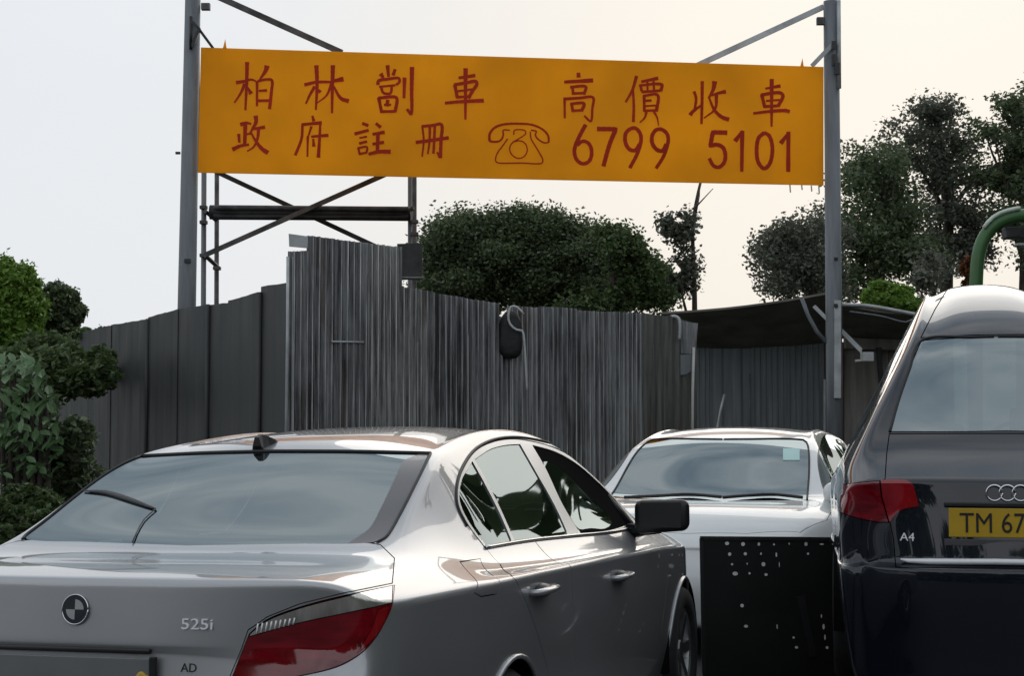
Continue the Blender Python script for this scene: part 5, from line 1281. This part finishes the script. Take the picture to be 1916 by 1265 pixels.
# ------------------------------------------------------------------ vegetation
def leaves(name, blobs, Y, n, size, mtl, parent, seed=0, shellb=.55, thick=.8, gap=.0, kind=None, aspect=.62, up=0, gapscale=2.0, fuzz=.12, cl=None):
    rs = np.random.RandomState(seed); px = []; tot = sum(b[2] * b[3] for b in blobs); P = []
    for b in blobs:
        m = int(n * b[2] * b[3] / tot) + 1; c = at(b[0], b[1], Y + (b[4] if len(b) > 4 else 0)); s_ = c.y / F
        d = rs.normal(size=(m, 3)); d /= np.linalg.norm(d, axis=1)[:, None]; r = shellb + (1 - shellb) * rs.uniform(0, 1, m) ** .8; r += np.abs(rs.normal(0, fuzz, m))
        r *= 1 + .16 * np.sin(d[:, 0] * 7 + b[0]) * np.cos(d[:, 2] * 6 + b[1]) + .10 * np.sin(d[:, 2] * 15 + d[:, 1] * 9)
        q = d * r[:, None] * np.array([b[2] * s_, min(b[2], b[3] * 1.5) * s_ * thick, b[3] * s_]) + np.array(c)
        P.append(q)
    P = np.concatenate(P)
    if cl:
        P = P[rs.permutation(len(P))[:max(4, int(len(P) / cl[0]))]]; k_ = rs.uniform(.5, 1.5, len(P))
        P = np.repeat(P, np.maximum(2, (cl[0] * k_).astype(int)), axis=0); P = P + rs.normal(size=P.shape) * cl[1] * np.array([1, 1, .7])
    if gap > 0:                                             # clumps and gaps
        g = sum(np.sin(P @ rs.normal(size=3) * gapscale * (1 + k * .5) + rs.uniform(0, 6)) for k in range(6)) / 6
        P = P[g > np.quantile(g, gap)]
    P = P[P[:, 2] > .02]
    m = len(P); S = size * rs.uniform(.6, 1.35, m)
    a = rs.normal(size=(m, 3)); a[:, 2] *= .6; a /= np.linalg.norm(a, axis=1)[:, None]
    b = np.cross(a, rs.normal(size=(m, 3)) + np.array([0, 0, up])); b /= np.linalg.norm(b, axis=1)[:, None]
    a *= S[:, None]; b *= S[:, None] * aspect
    V = np.empty((m, 4, 3)); nn = np.cross(a, b) / (size + 1e-9) * .25
    V[:, 0] = P - a; V[:, 1] = P - b * .9 + nn; V[:, 2] = P + a; V[:, 3] = P + b * .9 + nn
    me = bpy.data.meshes.new(name); me.vertices.add(m * 4); me.loops.add(m * 4); me.polygons.add(m)
    pc = np.array(parent.location) if parent is not None else np.zeros(3)
    me.vertices.foreach_set('co', (V.reshape(-1, 3) - pc).ravel()); me.loops.foreach_set('vertex_index', np.arange(m * 4)); me.polygons.foreach_set('loop_start', np.arange(m) * 4); me.polygons.foreach_set('loop_total', np.full(m, 4))
    me.materials.append(mtl); me.update(); me.validate()
    o = bpy.data.objects.new(name, me); COL.objects.link(o)
    if parent is not None: o.parent = parent
    if kind: o['kind'] = kind
    return o
def limb(mb, pts, Y, r0, r1, dy=0, seed=0):
    P = [at(x, y, Y) for x, y in curve(pts, 14)]; n = len(P); mb.tube([p + Vector((0, dy * i / n, 0)) for i, p in enumerate(P)], [r0 + (r1 - r0) * i / max(1, n - 1) for i in range(n)], 8)
def tree(label, blobs, Y, n, size, mtl, limbs, seed, cat='tree', name='leafy_tree', **kw):
    bx = limbs[0][0][0][0]; e = empty(name, (at(bx, 800, Y).x, Y, 0)); tag(e, label, cat)
    leaves('crown', blobs, Y, n, size, mtl, e, seed, **kw)
    tr = MB(); p0, r0, r1 = limbs[0]; a = at(*p0[0], Y); tr.tube([(a.x, Y, 0), a], [r0 * 1.15, r0], 8); limb(tr, p0, Y, r0, r1); tr.build('trunk', M['bark'], e, True)
    rb_ = random.Random(seed + 100)
    if len(blobs) > 60 and cat == 'tree':
        for k in range(9):
            q = rb_.choice(blobs); tp = rb_.choice(p0[1:]); mid = ((q[0] + tp[0]) / 2 + rb_.uniform(-8, 8), min(q[1], tp[1]) + abs(q[1] - tp[1]) * .55)
            if q[1] > tp[1] + 20: continue
            mb = MB(); limb(mb, [tp, mid, q[:2]], Y, r1 * .9, .02, dy=rb_.uniform(-.8, .8)); mb.build('branch', M['bark'], e, True)
    for k, (p, a_, b_) in enumerate(limbs[1:]):
        mb = MB(); limb(mb, p, Y, a_, b_, dy=(-1) ** k * .5); mb.build('branch', M['bark'], e, True)
    return e
# big central tree, built of clumps
r3 = random.Random(11); bl = []
for (x, y, rx, ry) in ((850, 470, 55, 60), (900, 445, 70, 48), (960, 440, 75, 46), (1020, 450, 80, 48), (1075, 470, 75, 52), (1125, 500, 55, 50), (830, 520, 50, 45), (960, 510, 120, 60), (1080, 540, 90, 45), (870, 545, 80, 40)):
    bl.append((x, y, rx, ry))
    for k in range(9):
        a = r3.uniform(0, 6.28); bl.append((x + rx * .8 * math.cos(a), y + ry * .8 * math.sin(a), rx * .26, ry * .26, r3.uniform(-1.2, 1.2)))
tree('large dense dark green round tree above the middle of the corrugated fence', bl, 36, 130000, .048, LF['dark'], [([(990, 620), (985, 560), (980, 500)], .25, .12), ([(985, 560), (920, 500), (880, 450)], .12, .04), ([(985, 550), (1050, 500), (1100, 450)], .12, .04)], 1, gap=0, shellb=.3, fuzz=.08, cl=(18, .17))
leafy = []
for k in range(22):
    t_ = k / 21; leafy.append((1130 + 95 * t_ + r3.uniform(-8, 8), 455 + 60 * t_ * t_ + r3.uniform(-22, 14), 20, 11, r3.uniform(-.6, .6)))
leafy += [(1165, 500, 34, 20), (1195, 540, 40, 26), (1230, 560, 34, 22), (1160, 560, 70, 26), (1100, 575, 60, 20)]
tree('feathery mid green tree leaning right from the big dark tree', leafy, 33, 15000, .05, LF['mid'], [([(1150, 640), (1150, 560), (1140, 470)], .10, .05), ([(1145, 450), (1185, 462), (1250, 495)], .04, .015), ([(1145, 520), (1200, 500), (1262, 520)], .04, .012)], 2, gap=.12, shellb=.05, fuzz=.08, cl=(16, .13))
leafy = [(1270, 425, 26, 22), (1256, 418, 22, 18), (1285, 410, 20, 18), (1275, 445, 22, 16), (1262, 500, 20, 14), (1285, 510, 18, 16), (1270, 530, 30, 18), (1250, 545, 20, 16), (1290, 490, 12, 12), (1258, 525, 20, 12), (1283, 470, 8, 12)]
tree('slender tree with two leaf clumps left of the gap of sky', leafy, 34, 5200, .052, LF['grey'], [([(1300, 620), (1299, 520), (1296, 430), (1302, 380), (1311, 340)], .065, .03), ([(1296, 500), (1280, 470), (1268, 450)], .035, .015), ([(1288, 600), (1276, 560), (1268, 530)], .035, .015), ([(1304, 385), (1325, 362), (1338, 348)], .018, .008), ([(1302, 400), (1306, 370), (1306, 345)], .016, .008)], 3, gap=.1, shellb=.05, fuzz=.08, cl=(16, .12))
# right-hand trees
def clumps(spec, seed, k=8, f=.55, sq=.9):
    r = random.Random(seed); out = []
    for (x, y, rx, ry) in spec:
        for q in range(k):
            a = r.uniform(0, 6.28); d = r.uniform(.1, 1.0); out.append((x + rx * d * math.cos(a), y + ry * d * math.sin(a), rx * f * r.uniform(.7, 1.2), ry * f * sq * r.uniform(.7, 1.2), r.uniform(-1.5, 1.5)))
    return out
tree('dark tree in front of the right post with sky to its left', clumps([(1490, 430, 50, 36), (1450, 470, 40, 34), (1500, 500, 60, 44), (1465, 520, 40, 36), (1530, 440, 40, 60), (1525, 535, 50, 30)], 4, 12), 38, 22000, .055, LF['grey'], [([(1520, 620), (1515, 540), (1505, 470), (1500, 420)], .14, .04), ([(1515, 540), (1470, 490), (1430, 470)], .05, .015)], 4, gap=.15, gapscale=1.3, shellb=.05, fuzz=.08, cl=(16, .15))
tree('tall dark tree right of the right post, nearest the post', clumps([(1620, 330, 60, 50), (1600, 400, 50, 60), (1660, 400, 70, 60), (1640, 470, 90, 55), (1610, 520, 60, 40), (1700, 480, 60, 50), (1655, 295, 45, 30)], 5, 14), 42, 30000, .062, LF['dark'], [([(1640, 620), (1645, 520), (1650, 420), (1660, 320)], .2, .05), ([(1650, 420), (1610, 350), (1590, 300)], .06, .02)], 5, gap=.22, gapscale=1.0, shellb=.05, fuzz=.08, cl=(18, .20))
tree('tall spreading tree with rounded top behind the dark blue car', clumps([(1755, 225, 55, 36), (1700, 260, 50, 30), (1770, 290, 60, 40), (1720, 330, 70, 40), (1790, 370, 70, 50), (1740, 420, 80, 50), (1790, 470, 60, 36), (1840, 440, 40, 60)], 6, 13, ), 46, 26000, .066, LF['grey'], [([(1768, 620), (1772, 500), (1775, 400), (1765, 300), (1755, 230)], .22, .06), ([(1775, 400), (1830, 330), (1880, 300)], .08, .03), ([(1773, 360), (1720, 310), (1690, 270)], .07, .02), ([(1770, 330), (1790, 280), (1800, 240)], .05, .015)], 6, gap=.22, gapscale=1.0, shellb=.05, fuzz=.08, cl=(18, .19))
tree('tallest dark tree at the right edge of the picture', clumps([(1890, 200, 40, 34), (1860, 240, 40, 30), (1900, 270, 60, 50), (1870, 330, 60, 44), (1930, 330, 60, 60), (1900, 400, 50, 40), (1960, 240, 60, 60), (1940, 440, 60, 60)], 7, 13), 44, 26000, .066, LF['dark'], [([(1915, 640), (1918, 500), (1912, 350), (1895, 220)], .2, .05), ([(1913, 380), (1870, 300), (1855, 250)], .07, .02)], 7, gap=.22, gapscale=1.0, shellb=.05, fuzz=.08, cl=(18, .19))
tree('small tree with thin forked stems and sparse leaves left of the dark blue car', clumps([(1740, 520, 34, 30), (1755, 500, 30, 20)], 8, 6), 34, 1500, .06, LF['grey'], [([(1742, 620), (1744, 560), (1735, 510), (1722, 480)], .05, .02), ([(1744, 560), (1760, 530), (1768, 500)], .03, .012)], 8, gap=.15, shellb=.05, fuzz=.08, cl=(14, .12))
tree('bright green bush above the edge of the canopy', clumps([(1665, 560, 40, 24), (1700, 572, 40, 18), (1640, 572, 24, 16), (1650, 540, 22, 14)], 9, 12), 29, 12000, .055, LF['green'], [([(1670, 640), (1668, 590), (1665, 560)], .04, .02)], 9, cat='bush', name='green_bush')
leaves_o = tree('reddish brown dead shrub beside the green arch', clumps([(1812, 510, 16, 24)], 10, 10), 32, 900, .07, LF['rusty'], [([(1812, 640), (1812, 560), (1812, 510)], .03, .015)], 10, cat='shrub', name='dry_shrub')
# left side
for (lab, bl, Y, n, sz, m_, tk, sd_) in (
  ('tall bright green rounded clipped tree at the left edge', [(18, 575, 54, 74), (26, 545, 40, 46), (0, 620, 60, 60), (45, 640, 35, 40)], 26, 30000, .045, LF['green'], [([(20, 700), (20, 640)], .1, .06)], 21),
  ('dark green rounded tree between the bright clipped tree and the sky', [(108, 590, 38, 48), (100, 575, 30, 34), (112, 625, 28, 30), (122, 580, 26, 30)], 27, 18000, .05, LF['dark'], [([(105, 700), (106, 640)], .08, .05)], 22)):
    e = empty('clipped_tree', (at(bl[0][0], 800, Y).x, Y, 0)); tag(e, lab, 'tree')
    leaves('crown', bl, Y, n, sz, m_, e, sd_, shellb=.8, thick=1, gap=0)
    v_, f_ = blob(at(bl[0][0], bl[0][1] + 6, Y), (bl[0][2] * Y / F * .86, bl[0][2] * Y / F * .8, bl[0][3] * Y / F * .84), sd_)
    a = at(bl[0][0], 800, Y); MB().tube([(a.x, Y, 0), at(bl[0][0], bl[0][1], Y)], .09, 8).build('trunk', M['bark'], e, True)
tree('low leafy shrub peeping over the left end of the dark hoarding', clumps([(178, 625, 36, 16), (200, 650, 30, 24), (150, 655, 40, 26)], 12, 12), 24.5, 9000, .045, LF['mid'], [([(175, 760), (178, 690), (178, 640)], .04, .02)], 12, cat='shrub', name='shrub')
tree('dark greyish shrub below the clipped trees at the left', clumps([(60, 690, 80, 50), (150, 700, 60, 44), (190, 690, 30, 30)], 13, 14), 20, 15000, .05, LF['mid'], [([(90, 800), (92, 740), (95, 690)], .05, .03)], 13, cat='shrub', name='shrub')
# broad-leaved plant: its large leaves one by one
bp = empty('broad_leaved_plant', (at(45, 800, 12).x, 12, 0)); tag(bp, 'broad-leaved green plant at the left edge in front of the dark hoarding', 'plant')
st = MB()
for k in range(7):
    x = 10 + 14 * k; a = at(x, 990, 12 + .1 * (k % 3)); st.tube([(a.x, 12, 0), at(x - 4, 860, 12), at(x - 10 + 6 * (k % 2), 700, 11.9)], [.022, .018, .01], 6)
st.build('stem', M['bark'], bp, True)
lv = [(0, 0, 0), (.28, -.16, .035), (.62, -.20, .03), (.88, -.10, .01), (1.0, 0, -.06), (.88, .10, .01), (.62, .20, .03), (.28, .16, .035)]
lmv = [Vector((x - .5, y, z)) for x, y, z in lv] + [Vector((.0 - .1, 0, -.03))]
lme = bpy.data.meshes.new('leaf'); lme.from_pydata([tuple(v * 1.0) for v in lmv], [], [(8, k, (k + 1) % 8) for k in range(8)]); lme.materials.append(LF['big']); lme.update()
rl = random.Random(5)
for k in range(280):
    t_ = rl.random(); yy = 665 + 225 * t_; xr = 60 + 52 * math.sin(min(1, t_ * 1.5) * math.pi / 2) if t_ > .03 else 50
    xx = xr * (1 - rl.random() ** 1.3 * 1.25)
    p = at(xx, yy, 12 - rl.uniform(.0, .45) + .3 * abs(xx - 40) / 100)
    o = bpy.data.objects.new('leaf', lme); COL.objects.link(o); o.parent = bp
    o.location = p - bp.location; s_ = rl.uniform(.09, .17); o.scale = (s_, s_, s_)
    o.rotation_euler = (rl.uniform(-.5, .5) + .35, rl.uniform(.1, .9), rl.uniform(-2.4, -.4))
leaves('inner_foliage', [(40, 790, 62, 100, .25), (60, 850, 52, 60, .2)], 12.1, 6000, .035, LF['dark'], bp, 30, shellb=.2, kind='stuff')
tree('small-leaved bush at the bottom left behind the silver sedan', clumps([(40, 950, 80, 50), (90, 935, 40, 30), (0, 980, 60, 50), (110, 985, 30, 40)], 14, 16, .3), 9.5, 14000, .020, LF['mid'], [([(40, 1080), (42, 1000), (45, 950)], .02, .01)], 14, cat='bush', name='bush')
tree('dark undergrowth between the broad-leaved plant and the hoarding', clumps([(60, 880, 90, 60), (120, 860, 50, 60), (140, 930, 50, 50)], 15, 14), 13.5, 14000, .035, LF['dark'], [([(90, 1000), (92, 930), (95, 880)], .02, .01)], 15, cat='bush', name='bush')
t = slab('white_board', [(112, 806), (128, 812), (150, 830), (168, 843), (140, 847), (106, 848)], 12.6, .03, M['whitesheet']); tag(t, 'pale torn board showing beside the broad-leaved plant', 'board')

# unseen trees beside and behind the camera, added to darken the cars' reflections
def wood(name, pts, hmax, label, seed, n):
    rs = np.random.RandomState(seed); P = []
    for k in range(n):
        a, b = pts; t_ = rs.rand(); c = Vector(a).lerp(Vector(b), t_); h = hmax * (.72 + .28 * math.sin(t_ * 23 + seed) * math.cos(t_ * 61)); z = h * rs.rand() ** .8
        w_ = 1.6 * math.sqrt(max(.1, 1 - (z / hmax) ** 2)); P.append((c.x + rs.normal() * w_ * .5, c.y + rs.normal() * w_ * .5, z))
    P = np.array(P); m = n; S = .32 * rs.uniform(.6, 1.3, m); a = rs.normal(size=(m, 3)); a /= np.linalg.norm(a, axis=1)[:, None]; b = np.cross(a, rs.normal(size=(m, 3))); b /= np.linalg.norm(b, axis=1)[:, None]
    a *= S[:, None]; b *= S[:, None] * .7; V = np.stack([P - a, P - b, P + a, P + b], 1).reshape(-1, 3)
    me = bpy.data.meshes.new(name); me.from_pydata(V.tolist(), [], [(4 * k, 4 * k + 1, 4 * k + 2, 4 * k + 3) for k in range(m)]); me.materials.append(LF['dark'])
    o = bpy.data.objects.new(name, me); COL.objects.link(o); tag(o, label, 'trees', kind='stuff')
wood('unseen_wood', ((-28, -13, 0), (15, -13, 0)), 5.2, 'unseen mass of dark trees added behind the camera for reflections', 41, 15000)
wood('unseen_wood', ((12, -13, 0), (12.5, 32, 0)), 8.5, 'unseen mass of dark trees along the right side, added for reflections', 42, 26000)
